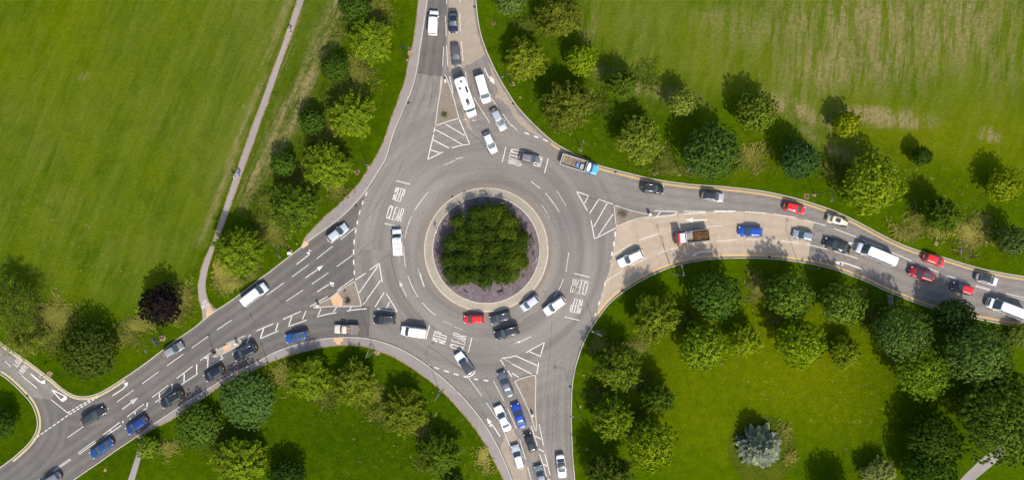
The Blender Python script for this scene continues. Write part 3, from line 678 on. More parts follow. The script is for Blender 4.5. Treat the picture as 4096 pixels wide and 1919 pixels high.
# splitter islands
def island(outline, inner_mat=M_BLOCK, z=.13):
    P = smooth(outline + outline[:1], 1)[:-1]
    w = wl(P); area = sum(w[i].x * w[(i + 1) % len(w)].y - w[(i + 1) % len(w)].x * w[i].y for i in range(len(w)))
    if area < 0: w = w[::-1]; P = P[::-1]
    mb = MB(); strip(w, 0, .2, z, mb, z, 0, True); struct(mb.build("traffic_island_kerb", M_KERB))
    c = sum(w, Vector()) / len(w)
    Q_ = []
    n = len(w)
    for i in range(n):
        d = (w[(i + 1) % n] - w[i - 1]); d.normalize(); q = w[i] + Vector((-d.y, d.x, 0)) * .1; Q_.append((q.x, q.y, z - .006))
    me = bpy.data.meshes.new("traffic_island"); me.from_pydata(Q_, [], [tuple(range(n))]); me.materials.append(inner_mat)
    ob = bpy.data.objects.new("traffic_island", me); COL.objects.link(ob); struct(ob)
island(T(1,0,"1418,562 1440,575 1460,640 1482,700 1503,770 1520,840 1537,895 1500,906 1430,926 1362,953 1350,945 1360,850 1385,700 1402,600"))
island(T(1,1,"743,905 755,930 800,1090 797,1106 640,1107 540,1107 445,1120 430,1108 442,1090 500,1065 560,1035 620,987 690,942"))
island(T(2,1,"765,335 790,340 860,365 940,388 1040,405 1066,415 1045,430 960,442 880,466 795,502 780,495 772,420"))
island(T(2,2,"15,458 60,436 165,408 184,416 180,560 180,700 190,800 188,838 172,835 140,720 100,630 60,545"))
island(T(0,2,"1602,245 1640,222 1780,150 1812,143 1828,165 1815,190 1700,250 1640,280 1610,281 1598,262"), mk_setts("refuge_blocks", (0.36, 0.33, 0.28), (0.31, 0.28, 0.235), (0.18, 0.16, 0.13), 0.4, 0.22, False))
for q, z in ((T(1,1,"560,1037 618,1000 655,1052 650,1099 583,1097"), .131), (T(0,2,"1678,205 1738,176 1752,208 1692,236"), .131), (T(0,2,"1768,388 1828,362 1840,392 1782,420"), .124), (T(1,2,"586,137 657,133 657,163 637,163 637,185 604,185 604,166 586,166"), .124), (T(1,1,"365,612 392,622 400,635 352,668 342,655 350,630"), .124), (T(0,1,"1550,1118 1580,1100 1592,1120 1612,1143 1560,1182 1552,1150 1562,1140"), .124)):
    sheet("tactile_paving", q, z, M_TACT)
# bare patches of soil
def patch(p, r, z=.128):
    pts = []
    for k in range(14):
        a = 2 * math.pi * k / 14; rr = r * random.uniform(.7, 1.25); pts.append((p[0] + math.cos(a) * rr, p[1] + math.sin(a) * rr))
    sheet("bare_earth", smooth(pts + pts[:1], 1)[:-1], z, M_EARTH)
for p, r in ((t(1,0,1140,455),6),(t(1,1,850,55),7),(t(1,1,258,690),11),(t(0,2,1225,140),14),(t(1,2,915,248),12),(t(3,1,350,262),9),(t(3,1,1268,632),8),(t(2,1,1262,105),9),(t(2,0,518,1128),8),(t(0,2,375,405),11),(t(0,2,793,1130),7),(t(2,0,62,738),5),(t(2,2,540,418),5),(t(2,2,565,972),6),(t(1,0,1795,180),8),(t(1,1,762,92),11),(t(2,1,1078,100),9),(t(3,1,290,275),11),(t(2,0,5,635),9),(t(1,0,1925,640),6),(t(1,0,1160,405),11),(t(2,2,515,655),6)): patch(p, r)
# ------------------------------------------------------------------ rough grass round the spruce
c = o(1918, 1130); pts = [(c[0] + (92 + 5 * mnoise.noise(Vector((math.cos(a), math.sin(a), 2)))) * 1.5 * math.cos(a), c[1] + 92 * 1.5 * math.sin(a)) for a in np.linspace(0, 2 * math.pi, 60, endpoint=False)]
def mk_rough():
    g = NG("rough_grass"); p = g.pos(); f1 = g.noise(p, 2.2, 5, .75, .3, .7); f2 = g.noise(p, .3, 4, .6, .4, .65)
    c = g.mix(f1, (0.024, 0.050, 0.001), (0.075, 0.105, 0.002)); c = g.mix(g.mul(f2, .45), c, (0.12, .115, .005)); g.bump(f1, .8, .2)
    return g.color(c, .95, .1)
sheet("rough_grass", pts, .108, mk_rough())
# ------------------------------------------------------------------ trees and shrubs
def mk_leaf():
    g = NG("leaf"); oi = g.n('ShaderNodeObjectInfo'); tint = g.attr('tint')
    p = g.pos()
    c = g.mix(1.0, oi.outputs['Color'], g.mix(tint, (0.55, 0.58, 0.60), (1.45, 1.38, 1.15)), 'MULTIPLY')
    c = g.mix(g.mul(g.noise(p, 0.55, 3, .6, .35, .65), .5), c, g.mix(1.0, c, (0.62, 0.70, 0.72), 'MULTIPLY'))
    yl = g.rng(tint, .86, .97)
    c = g.mix(g.mul(yl, .55), c, g.mix(1.0, c, (2.0, 1.65, .9), 'MULTIPLY'))
    g.color(c, 0.7, 0.04)
    tr = g.n('ShaderNodeBsdfTranslucent'); g.l(g.mix(1.0, c, (1.1, 1.15, 0.5), 'MULTIPLY'), tr.inputs[0])
    mx = g.n('ShaderNodeMixShader'); mx.inputs[0].default_value = .36
    g.l(g.b.outputs[0], mx.inputs[1]); g.l(tr.outputs[0], mx.inputs[2]); g.l(mx.outputs[0], g.out.inputs[0])
    return g.m
M_LEAF = mk_leaf()
M_BARK = plain("bark", (0.11, 0.085, 0.06), 0.95, 0, .1)
rng = np.random.default_rng(11)
def unit(a): return a / np.maximum(1e-9, np.linalg.norm(a, axis=1, keepdims=True))
def leafmesh(name, P, Nn, size, tint, asp=.62):
    n = len(P); Nn = unit(Nn); a = unit(np.cross(Nn, unit(rng.normal(size=(n, 3))))); b = np.cross(Nn, a)
    s_ = size[:, None]; fold = Nn * s_ * rng.uniform(-.25, .25, (n, 1))
    V = np.stack([P + a * s_, P + b * s_ * asp + fold, P - a * s_, P - b * s_ * asp + fold], 1).reshape(-1, 3)
    me = bpy.data.meshes.new(name); me.vertices.add(4 * n); me.loops.add(4 * n); me.polygons.add(n)
    me.vertices.foreach_set('co', V.ravel().astype(np.float32))
    me.loops.foreach_set('vertex_index', np.arange(4 * n, dtype=np.int32))
    me.polygons.foreach_set('loop_start', np.arange(0, 4 * n, 4, dtype=np.int32))
    try: me.polygons.foreach_set('loop_total', np.full(n, 4, dtype=np.int32))
    except Exception: pass
    me.update(calc_edges=True)
    at = me.attributes.new('tint', 'FLOAT', 'FACE'); at.data.foreach_set('value', np.clip(tint, 0, 1).astype(np.float32))
    me.materials.append(M_LEAF); return me
CZ, CS = .56, .44
def dirs(n, zmin):
    z = rng.uniform(zmin, 1, n); a = rng.uniform(0, 2 * np.pi, n); q = np.sqrt(1 - z * z)
    return np.stack([q * np.cos(a), q * np.sin(a), z], 1)
def lobes(d, amp=.10):
    a = np.arctan2(d[:, 1], d[:, 0]); ph = rng.uniform(0, 6.28, 4)
    return 1 + amp * (np.sin(2 * a + ph[0]) * .5 + np.sin(3 * a + ph[1]) + .7 * np.sin(5 * a + ph[2]) + .6 * np.sin(4 * d[:, 2] * 2 + a * 2 + ph[3])) / 2
EL = np.array([1, 1, CS])
def fill(P, Nn, sz, tint, n, k):
    """leaves of the inner crown, so the crown is as dense as a real one"""
    Di = dirs(n, -.75); Pi = Di * rng.uniform(.35, .80, (n, 1)) * EL + [0, 0, CZ]
    return np.vstack([P, Pi]), np.vstack([Nn, Di * .8 + [0, 0, .4] + rng.normal(size=(n, 3)) * .35]), np.concatenate([sz, np.full(n, .055 * k)]), np.concatenate([tint, rng.normal(.42, .15, n)])
def crown_spray(k, dens=1.0):
    """sprays of leaves along radiating shoots: spiky outline"""
    nb = int(250 * dens); D = dirs(nb, -.4); kk = rng.uniform(.68, 1.04, nb) * lobes(D, .15); kk = np.where(rng.uniform(size=nb) < .12, kk * 1.1, kk)
    tip = D * kk[:, None] * EL + [0, 0, CZ]
    base = D * np.array([.12, .12, .10]) + [0, 0, CZ - .12] + rng.normal(size=(nb, 3)) * .03
    m = int(64 * dens ** .25); tt = rng.uniform(.3, 1.0, (nb, m)) ** .7
    P = base[:, None] + (tip - base)[:, None] * tt[..., None]
    P[..., 2] += (.05 * np.sin(tt * 3.1))
    wid = (.075 * (1.12 - tt) + .016)[..., None]
    P = P + rng.normal(size=P.shape) * wid * np.array([1, 1, .5])
    bt = rng.normal(.45, .16, nb)[:, None]
    tint = (bt + rng.normal(0, .2, (nb, m))).ravel()
    Nn = np.array([0, 0, .8]) + D[:, None] * .7 + rng.normal(size=P.shape) * .36
    P, Nn, sz, tint = fill(P.reshape(-1, 3), Nn.reshape(-1, 3), rng.uniform(.022, .045, nb * m) * k, tint, int(1500 * dens), k)
    return P, Nn, sz, tint
def crown_clump(k, dens=1.0, rc=.17, n0=120, spread=.1):
    """rounded leaf clumps packed over a dome"""
    nc = int(n0 * 1.5 * dens); D = dirs(nc, -.5); kk = rng.uniform(.74, .95, nc) * lobes(D, spread)
    cc = D * kk[:, None] * EL + [0, 0, CZ]
    m = 80; q = unit(rng.normal(size=(nc, m, 3)) + D[:, None] * .9)
    rr = rc * rng.uniform(.7, 1.2, (nc, 1, 1)) * dens ** -.35 * rng.uniform(.55, 1.0, (nc, m, 1))
    P = cc[:, None] + q * rr * np.array([1, 1, .52])
    bt = rng.normal(.45, .15, nc)[:, None]; tint = (bt + rng.normal(0, .16, (nc, m))).ravel()
    Nn = q * .9 + D[:, None] * .35 + np.array([0, 0, .4]) + rng.normal(size=P.shape) * .25
    P = P.reshape(-1, 3); Nn = Nn.reshape(-1, 3); size = rng.uniform(.028, .055, nc * m) * k
    return fill(P, Nn, size * .8, tint, int(2600 * dens), k)
def crown_willow(k, dens=1.0):
    nb = int(95 * dens); D = dirs(nb, -.15); kk = rng.uniform(.6, 1.1, nb) * lobes(D, .2)
    tip = D * kk[:, None] * EL + [0, 0, CZ]; base = np.array([0, 0, .4]) + D * .1
    m = 85; tt = rng.uniform(.2, 1, (nb, m)); P = base[:, None] + (tip - base)[:, None] * tt[..., None]
    perp = unit(np.cross(D, [0, 0, 1.0])); off = rng.normal(size=(nb, m)) * .07
    P += perp[:, None] * off[..., None]; P[..., 2] += .12 * np.sin(tt * 2.6) - .16 * tt ** 3 - abs(off) * .5
    P += rng.normal(size=P.shape) * .012
    tint = (rng.normal(.45, .2, nb)[:, None] + rng.normal(0, .18, (nb, m))).ravel()
    Nn = np.array([0, 0, .8]) + rng.normal(size=P.shape) * .6
    return P.reshape(-1, 3), Nn.reshape(-1, 3), rng.uniform(.02, .042, nb * m) * k, tint
def crown_spruce(k, dens=1.0):
    Ps, Ns, Ss, Ts = [], [], [], []
    for i, z in enumerate(np.linspace(.1, .97, 15)):
        nb = int(15 - 8 * z); Rr = (1.03 - z) ** .5 * 1.06
        for j in range(nb):
            a = 2 * np.pi * (j + .37 * i) / nb + rng.normal() * .12; L = Rr * rng.uniform(.8, 1.06); m = int(210 * L + 20)
            tt = rng.uniform(.1, 1, m); d = np.array([np.cos(a), np.sin(a), 0]); pr = np.array([-d[1], d[0], 0])
            sd = rng.choice([-1, 1], m) * rng.uniform(0, 1, m) * .26 * (1.05 - tt) * (.5 + L)
            P = d * (tt * L + abs(sd) * .5)[:, None] + pr * sd[:, None]; P[:, 2] = z - .06 * tt * L + rng.normal(size=m) * .006 + .02 * tt ** 2
            Ps.append(P); Ns.append(np.array([0, 0, 1.]) + rng.normal(size=(m, 3)) * .4); Ss.append(rng.uniform(.032, .062, m) * k); Ts.append(rng.normal(.5, .2) + rng.normal(0, .18, m))
    return np.vstack(Ps), np.vstack(Ns), np.concatenate(Ss), np.concatenate(Ts)
_cr = {}
def crown_me(kind, cls, var):
    key = (kind, cls, var)
    if key in _cr: return _cr[key]
    d, k = {0: (.62, 1.45), 1: (1.0, 1.0), 2: (1.9, .72), 3: (3.2, .55)}[cls]
    if kind == 'spray': A = crown_spray(k, d)
    elif kind == 'clump': A = crown_clump(k * 1.0, d, .19, 105, .12)
    elif kind == 'fine': A = crown_clump(k * .95, d, .125, 210, .08)
    elif kind == 'shrub': A = crown_clump(k * .75, d * 1.3, .24, 80, .30)
    elif kind == 'willow': A = crown_willow(k, d)
    else: A = crown_spruce(k, d)
    _cr[key] = leafmesh("crown", *A, asp=.35 if kind in ('willow', 'spruce') else .62); return _cr[key]
def trunk_mesh(var, kind):
    m = MB(); rr = random.Random(var)
    top = .92 if kind == 'spruce' else .6
    m.tube([(0, 0, -.01), (.01, 0, .05), (0, .015, .25), (.01, .0, .42), (0, 0, top)], [.075, .052, .042, .034, .01], 8)
    if kind != 'spruce':
        for i in range(9):
            a = i * 2.4 + rr.random(); z = .2 + .035 * i; L = rr.uniform(.5, .8); u = rr.uniform(.12, .3)
            p1 = (.35 * L * math.cos(a), .35 * L * math.sin(a), z + u * .5); p2 = (L * math.cos(a + .2), L * math.sin(a + .2), min(.9, z + u))
            m.tube([(0, 0, z), p1, p2], [.022, .015, .004], 6)
            m.tube([p1, (p1[0] + .25 * math.cos(a - .7), p1[1] + .25 * math.sin(a - .7), p1[2] + .14)], [.01, .003], 5)
    me_o = m.build("trunk", M_BARK, None, True); me = me_o.data; bpy.data.objects.remove(me_o); return me
_tk = {}
KF = {'clump': (1.95, 1.55), 'fine': (1.45, 1.42), 'shrub': (.86, .90), 'willow': (1.3, 1.3), 'spruce': (1.6, 1.6)}
def leafcol(kind, col):
    a, b = KF.get(kind, (1.0, 1.06)); c = [col[0] * LEAFK * a, col[1] * LEAFK * b, col[2] * LEAFK * b * (1 if kind == 'spruce' else .62)]
    k = min(1, .36 / max(c)) if kind != 'spruce' else min(1, .45 / max(c)); return (c[0] * k, c[1] * k, c[2] * k, 1)
TREE_N = [0]; LEAFK = 1.95
def tree(x, y, r, kind, h, col, label, group, name="tree", cat="tree", base_z=.1):
    TREE_N[0] += 1; i = TREE_N[0]
    h *= {GL4: .62, GL1: .76, GL2: .84, GL3: .93}.get(group, .72 if group is None else 1)
    rm = r * 1.59 * S
    zc = h * .56
    rm *= (CAMH - zc) / CAMH
    p = W(o(x, y), zc)
    e = empty(name, (p.x, p.y, base_z), (i * 2.399) % 6.283, label, cat, group)
    e.scale = (rm, rm, h)
    cls = 0 if rm < 3.0 else 1 if rm < 5.4 else 2 if rm < 7.5 else 3
    v = i % 2
    tkey = (v, kind == 'spruce')
    if tkey not in _tk: _tk[tkey] = trunk_mesh(v, kind)
    for nm, me in (("trunk", _tk[tkey]), ("crown", crown_me(kind, cls, v))):
        q = bpy.data.objects.new(nm, me); COL.objects.link(q); q.parent = e; q.color = leafcol(kind, col)
    return e
HB = (0.098, 0.128, 0.010); HBD = (0.058, 0.086, 0.010); HBB = (0.078, 0.086, 0.014); DK = (0.030, 0.056, 0.010); BLU = (0.042, 0.075, 0.026); BR = (0.085, 0.145, 0.009); MID = (0.055, 0.100, 0.012); YG = (0.120, 0.175, 0.008)
GL1, GL2, GL3, GL4 = "trees on the verge between footpath and northern road", "trees along the northeast verge", "trees in the southeast park", "trees on the southern verge"
TREES = [
 (893,18,46,'fine',7.5,DK,"dark green tree cut by the top edge, behind a yellow-green hornbeam on the footpath verge",GL1),
 (932,102,60,'spray',8.5,HB,"yellow-green spiky tree nearest the lamp at the top of the northern road verge",GL1),
 (842,172,40,'fine',6.5,DK,"small dark green tree beside straw-coloured mown streaks, uppermost of the dull ones near the footpath",GL1),
 (884,290,61,'spray',8.5,HB,"olive-green spiky tree level with the triangular brick island of the northern road",GL1),
 (785,306,37,'fine',6,DK,"dim dark green tree standing in the shade left of an olive spiky tree",GL1),
 (821,415,60,'spray',8.5,HB,"olive spiky tree beside the square utility cover in the verge",GL1),
 (713,413,35,'fine',6,(0.038,0.072,0.012),"small plain green tree nearest the two walkers on the footpath",GL1),
 (742,519,66,'spray',9,HBD,"broad dark olive spiky tree beside the pavement above the silver hatchback",GL1),
 (599,632,65,'spray',9,HB,"golden-green spiky tree overhanging the footpath near the straw grass",GL1),
 (402,768,57,'clump',8.5,(0.0080,0.0062,0.0105),"dark purple-leaved tree at the edge of the big meadow",None),
 (28,765,78,'willow',10,(0.062,0.088,0.014),"feathery green tree at the left edge of the meadow",None),
 (58,848,62,'willow',8,(0.085,0.098,0.020),"feathery olive tree overhanging the side road",None),
 (220,884,80,'fine',8.5,(0.034,0.050,0.010),"large olive-green round tree at the corner of the side road",None),
 (0,1066,40,'fine',7,DK,"dark tree cut by the left edge below the side road",None),
 (372,1123,35,'clump',5.5,MID,"small bright green tree beside the narrow path at the southern kerb",GL4),
 (497,1072,64,'fine',6.2,(0.040,0.068,0.012),"dark green round tree second from the narrow path along the southern pavement",GL4),
 (622,1006,78,'fine',6.4,BLU,"large blue-green round tree touching the southern pavement",GL4),
 (778,953,58,'spray',8,HB,"yellow-green spiky tree on the southern verge right of the blue-green tree",GL4),
 (892,965,60,'spray',8,(0.098,0.115,0.012),"yellow-green spiky tree on the southern verge below the bend lamp",GL4),
 (1018,1036,59,'spray',8.5,(0.090,0.105,0.012),"olive-gold spiky tree at the middle of the southern verge curve",GL4),
 (1106,1142,57,'spray',8.5,HBD,"dark olive spiky tree next to the pale clump of straw on the southern verge",GL4),
 (598,1160,68,'spray',9,HB,"yellowish spiky tree at the bottom below the large blue-green tree",GL4),
 (722,1204,55,'fine',8,(0.020,0.040,0.008),"very dark tree cut by the bottom edge in the southern park",GL4),
 (1140,1216,30,'spray',5,DK,"dark spiky tree just poking in at the bottom edge beside the southern pavement",GL4),
 (1284,0,44,'clump',8.5,BLU,"blue-green tree cut by the top edge beside the dusty northern lane",GL2),
 (1408,40,59,'spray',9,HBB,"brownish-green spiky tree at the top corner of the northeast field",GL2),
 (1320,150,55,'spray',8,(0.115,0.13,0.014),"golden-green spiky tree nearest the kerb of the northern road",GL2),
 (1464,151,45,'clump',7.5,(0.088, 0.150, 0.007),"bright lime-green clumpy tree at the edge of the northeast field",GL2),
 (1429,266,69,'spray',9.5,HBB,"broad brownish spiky tree on the northeast verge above the short lamp",GL2),
 (1564,211,41,'spray',8,HBD,"dark narrow spiky tree between the lime tree and the round glossy tree",GL2),
 (1716,257,40,'clump',7.5,(0.085,0.125,0.030),"small round glossy green tree with a clear shadow on the field edge",GL2),
 (1608,350,61,'spray',8.5,(0.105,0.125,0.02),"pale yellow-green spiky tree nearest the kerb behind the black SUV",GL2),
 (1790,383,80,'fine',11,(0.038,0.070,0.018),"large dark green round tree flecked with yellow beside the eastern road",GL2),
 (1903,281,58,'clump',9,(0.050,0.085,0.012),"dark green clumpy tree on the edge of the mown northeast field",GL2),
 (2012,401,55,'fine',9,(0.030,0.060,0.026),"dark blue-green tree with glossy dots between two larger green trees",GL2),
 (2131,312,38,'clump',6.5,YG,"small bright yellow tree beside the bare sandy patch",GL2),
 (2195,463,82,'clump',11,(0.085,0.140,0.010),"largest fresh green tree beside the eastern road above the cream vintage car",GL2),
 (2317,393,27,'fine',5,DK,"tiny dark tree alone at the field edge",GL2),
 (2527,465,50,'clump',7,(0.105,0.160,0.008),"bright yellow-green tree by the right edge of the field",GL2),
 (2368,541,46,'spray',8.5,HBD,"dark olive spiky tree among long yellow grass on the eastern verge",GL2),
 (2548,606,44,'clump',7.5,BLU,"blue-green tree at the right edge of the eastern verge",GL2),
 (1650,797,62,'spray',8.5,(0.095,0.115,0.012),"olive-gold spiky tree at the corner of the southeast park nearest the buff road",GL3),
 (1801,743,70,'fine',10,(0.042,0.078,0.016),"dark green round tree dotted with yellow below the red tipper truck",GL3),
 (1986,741,66,'clump',10,(0.045,0.088,0.014),"dark green clumpy tree shading the end of the buff road",GL3),
 (2118,763,62,'clump',9,(0.052,0.095,0.018),"green clumpy tree next to the two-post road sign",GL3),
 (1768,872,67,'clump',9.5,(0.072,0.125,0.010),"fresh green clumpy tree below the yellow-dotted dark tree",GL3),
 (1872,854,46,'spray',6,(0.125,0.155,0.008),"fine-leaved yellow shrubby tree between two green trees",GL3),
 (2015,861,68,'clump',10,(0.085,0.145,0.008),"bright green clumpy tree in the middle of the southeast lawn edge",GL3),
 (2126,887,43,'spray',5,(0.105,0.130,0.010),"low bushy yellow-green tree alone on the lawn",GL3),
 (2269,836,76,'fine',11,(0.062,0.096,0.030),"grey-green dense tree flecked with bright yellow leaves",GL3),
 (2402,800,56,'fine',8,(0.028,0.052,0.015),"dark shaded tree just below the eastern kerb behind the great grey-green tree",GL3),
 (2320,930,80,'clump',10,(0.052,0.098,0.009),"mid-green clumpy tree under the shoulder of the great grey-green tree",GL3),
 (2455,890,88,'fine',13,(0.066,0.102,0.032),"great grey-green dense tree, tallest in the eastern group",GL3),
 (2538,1055,130,'clump',15,(0.034,0.066,0.010),"huge dark green tree filling the lower right corner",GL3),
 (2500,1010,75,'clump',11,(0.030,0.058,0.009),"dark tree merging with the huge corner tree on its upper left side",GL3),
 (2352,1108,72,'fine',9,(0.032,0.055,0.008),"dark dull tree left of the huge corner tree above the path",GL3),
 (2338,1192,72,'fine',9,(0.032,0.062,0.008),"dark green tree cut by the bottom edge beside the short path",GL3),
 (2212,1197,46,'spray',4.5,(0.150,0.160,0.070),"pale sage-green bush cut by the bottom edge",GL3),
 (1552,925,61,'spray',8.5,(0.085,0.108,0.013),"dark gold spiky tree on the park edge facing the southern road lamp",GL3),
 (1656,1001,43,'spray',7.5,HBD,"small dark spiky tree set back behind the kerbside row",GL3),
 (1541,1050,57,'spray',8,HB,"golden spiky tree beside the leaning lamp of the southern road",GL3),
 (1638,1117,70,'clump',10,(0.085,0.140,0.007),"large lime and gold clumpy tree near the bottom of the park edge",GL3),
 (1531,1192,62,'spray',8.5,(0.055,0.075,0.012),"dark spiky tree cut by the bottom edge beside the southern road",GL3),
 (1921,1130,58,'spruce',9,(0.225,0.245,0.205),"silvery blue spruce in a ring of rough grass",None),
 (2122,1262,56,'fine',11,DK,"dark tree below the bottom edge casting its shadow on the lawn",None),
 (2562,846,34,'spray',3.5,(0.08,0.10,0.02),"low bushes by the right edge below the eastern road",None),
]
for a in TREES: tree(*a)
# the planting on the roundabout: tall shrubs packed in rows
ze = zr(1660, 740, 2.3207)
SH = [(400,335,66,1),(560,262,72,0),(672,240,74,0),(790,258,84,2),(872,335,82,2),(560,355,80,0),(700,350,80,1),(440,452,82,0),(560,455,74,0),(690,452,80,0),(820,430,80,2),(925,445,84,2),(1000,490,66,0),(335,545,84,0),(450,575,72,0),(565,575,84,1),(740,585,90,1),(870,560,76,0),(965,572,86,0),(310,695,78,0),(430,690,78,0),(560,700,74,1),(690,690,76,0),(800,680,80,0),(915,690,100,2),(995,715,68,2),(335,810,78,0),(450,850,82,1),(560,830,84,0),(650,885,76,0),(720,790,80,0),(800,835,88,0),(895,825,82,2),(370,880,58,0)]
SHC = [(0.044, 0.070, 0.012), (0.055, 0.082, 0.011), (0.072, 0.096, 0.012)]
DESC = ["dark green", "mid green", "yellow-flecked"]
WHERE = ["northwest", "north", "northeast", "west", "middle", "east", "southwest", "south", "southeast"]
for i, (x, y, r, c) in enumerate(SH):
    p = ze(x, y); q = (p[0] / 1.59006, p[1] / 1.59)
    w = WHERE[(0 if y < 400 else 1 if y < 640 else 2) * 3 + (0 if x < 520 else 1 if x < 790 else 2)]
    tree(q[0], q[1], r / 2.3207 / 1.59 * 1.25, 'shrub', 3.3 + .6 * math.sin(i * 1.7), SHC[c],
         f"{DESC[c]} tall shrub massed in the {w} of the roundabout planting", "shrubs massed on the roundabout", "shrub", "shrub", .45)
# bare reddish shrub twigs are left to the shader; long grass grows in tufts
def long_grass():
    V, Tn = [], []
    spots = [(905,180,38,40,.4),(945,45,40,60,.35),(870,240,30,40,.4),(690,572,40,30,.45),(560,690,34,34,.9),(590,715,40,20,.8),(455,745,34,36,.6),(345,815,50,22,.6),(130,790,55,45,.6),(1890,400,45,35,.5),(1680,440,50,30,.3),(2265,595,38,38,.65),(2440,595,45,35,.8),(2360,575,25,35,.7),(1000,640,0,0,0),(1690,715,0,0,0),(1502,862,30,25,.5),(1218,1152,22,30,.95),(820,965,0,0,0),(940,985,25,25,.5),(1060,1075,25,40,.4),(425,1128,35,22,.5),(1600,870,35,25,.4),(2170,720,20,20,.4),(1790,650,0,0,0),(1900,720,25,40,.5),(2540,1080,0,0,0),(2430,1010,20,25,.4),(1970,1085,14,20,.5),(1985,1150,14,20,.5),(830,330,22,50,.3),(765,440,25,40,.3),(850,480,30,25,.35),(715,940,30,35,.5)] + [(x_, y_, 34, 30, s_) for x_, y_, s_ in ((880,60,.15),(870,235,.2),(840,250,.1),(900,235,.3),(835,360,.1),(815,345,.25),(800,390,.1),(770,475,.15),(740,455,.2),(720,480,.1),(670,500,.15),(690,600,.3),(655,560,.2),(640,690,.35),(575,720,.5),(450,790,.3),(320,850,.3),(130,850,.3),(160,800,.5),(1580,440,.1),(1670,400,.2),(1500,260,.1),(1740,470,.15),(1620,190,.1),(1330,60,.1),(2090,430,.2),(2300,560,.4),(2460,560,.4),(2420,640,.2),(1600,960,.2),(1500,990,.15),(1600,1050,.15),(1720,800,.2),(1950,790,.25),(2200,800,.2),(2500,960,.3),(820,1000,.2),(960,1040,.25),(1080,1160,.2),(560,1110,.2),(440,1010,.2))]
    P, N_, Sz, Ti = [], [], [], []
    for x, y, rx, ry, st in spots:
        if rx == 0: continue
        n = int(rx * ry * 1.15)
        rx, ry = rx * .85, ry * .85
        a = rng.uniform(0, 2 * np.pi, n); q = np.abs(rng.normal(0, .62, n)) * (1 + .25 * np.sin(3 * a + x) + .2 * np.sin(7 * a + y))
        px, py = (x + rx * q * np.cos(a)) * 1.59006, (y + ry * q * np.sin(a)) * 1.59
        PP = np.stack([px, py], 1); best = np.full(n, 1e9); sgn = np.zeros(n)
        for (pl, _q), sg in zip(KERBS, KS):
            d_, s_ = seg_d(PP, [pl[0]] + pl[1:-1:3] + [pl[-1]]); m_ = d_ < best; best[m_] = d_[m_]; sgn[m_] = (s_ * -sg)[m_]
        ok = (sgn > 0) & (best > 30)
        dl, _ = seg_d(PP, PATH_L); dr, _ = seg_d(PP, PATH_R); ok &= (dl > 16) & (dr > 16)
        px, py = px[ok], py[ok]; n = len(px)
        if n == 0: continue
        k = S; X = (px - 2048) * k; Y = (959.5 - py) * k
        lean = np.stack([np.sin(X * .9 + Y * .4) * .5 + rng.normal(size=n) * .35, np.cos(Y * .8 - X * .3) * .5 + rng.normal(size=n) * .35], 1)
        P.append(np.stack([X, Y], 1)); N_.append(lean); Ti.append(np.clip(rng.normal(st, .18, n), 0, 1)); Sz.append(rng.uniform(.22, .6, n))
    P, N_, Ti, Sz = map(np.concatenate, (P, N_, Ti, Sz)); n = len(P)
    w = unit(np.stack([-N_[:, 1], N_[:, 0]], 1)) * .075
    A = np.column_stack([P + w, np.full(n, .1)]); B = np.column_stack([P - w, np.full(n, .1)])
    C = np.column_stack([P + N_ * Sz[:, None] * 1.0 - w * .7, .1 + Sz * .6]); D = np.column_stack([P + N_ * Sz[:, None] * 1.0 + w * .7, .1 + Sz * .6])
    E = np.column_stack([P + N_ * Sz[:, None] * 2.2, .1 + Sz * .65])
    V = np.stack([A, B, C, D, E], 1).reshape(-1, 3); F = []
    for i in range(n): F += [(5 * i, 5 * i + 1, 5 * i + 2, 5 * i + 3), (5 * i + 3, 5 * i + 2, 5 * i + 4)]
    me = bpy.data.meshes.new("long_grass"); me.from_pydata(V.tolist(), [], F)
    at = me.attributes.new('tint', 'FLOAT', 'FACE'); at.data.foreach_set('value', np.repeat(Ti, 2).astype(np.float32))
    g = NG("long_grass"); c = g.mix(g.attr('tint'), (0.060, 0.112, 0.002), (0.46, 0.40, 0.09)); g.color(c, .9, .1)
    tr = g.n('ShaderNodeBsdfTranslucent'); g.l(c, tr.inputs[0]); mx = g.n('ShaderNodeMixShader'); mx.inputs[0].default_value = .45
    g.l(g.b.outputs[0], mx.inputs[1]); g.l(tr.outputs[0], mx.inputs[2]); g.l(mx.outputs[0], g.out.inputs[0])
    me.materials.append(g.m); ob = bpy.data.objects.new("long_grass", me); COL.objects.link(ob); struct(ob, "stuff")
    tag(ob, "tufts of long green and straw-coloured grass around the verge trees", "long grass")
long_grass()
# ------------------------------------------------------------------ vehicles
def mk_glass():
    g = NG("vehicle_glass"); g.color((0.055, 0.080, 0.082), .05, .75); return g.m  # base colour lightened to stand in for sky reflection
M_GLASS = mk_glass()
M_TYRE = plain("tyre_rubber", (0.022, 0.022, 0.022), .9, 0, .2)
M_RIM = plain("alloy_rim", (0.42, 0.42, 0.43), .35, .8)
M_LAMP = plain("headlamp", (0.62, 0.64, 0.66), .15, .1, .6)
M_TAIL = plain("tail_lamp", (0.42, 0.015, 0.018), .25, 0, .6)
M_BLK = plain("black_plastic", (0.025, 0.025, 0.027), .6, 0, .3)
M_CHR = plain("chrome", (0.72, 0.72, 0.73), .18, .9)
M_PLY = plain("rear_plate", (0.72, 0.50, 0.04), .5); M_PLW = plain("front_plate", (0.75, 0.75, 0.72), .5)
PW = (0.83, 0.83, 0.82); PSIL = (0.44, 0.455, 0.48); PGRY = (0.14, 0.145, 0.155); PBLK = (0.016, 0.017, 0.019); PNAVY = (0.012, 0.018, 0.045)
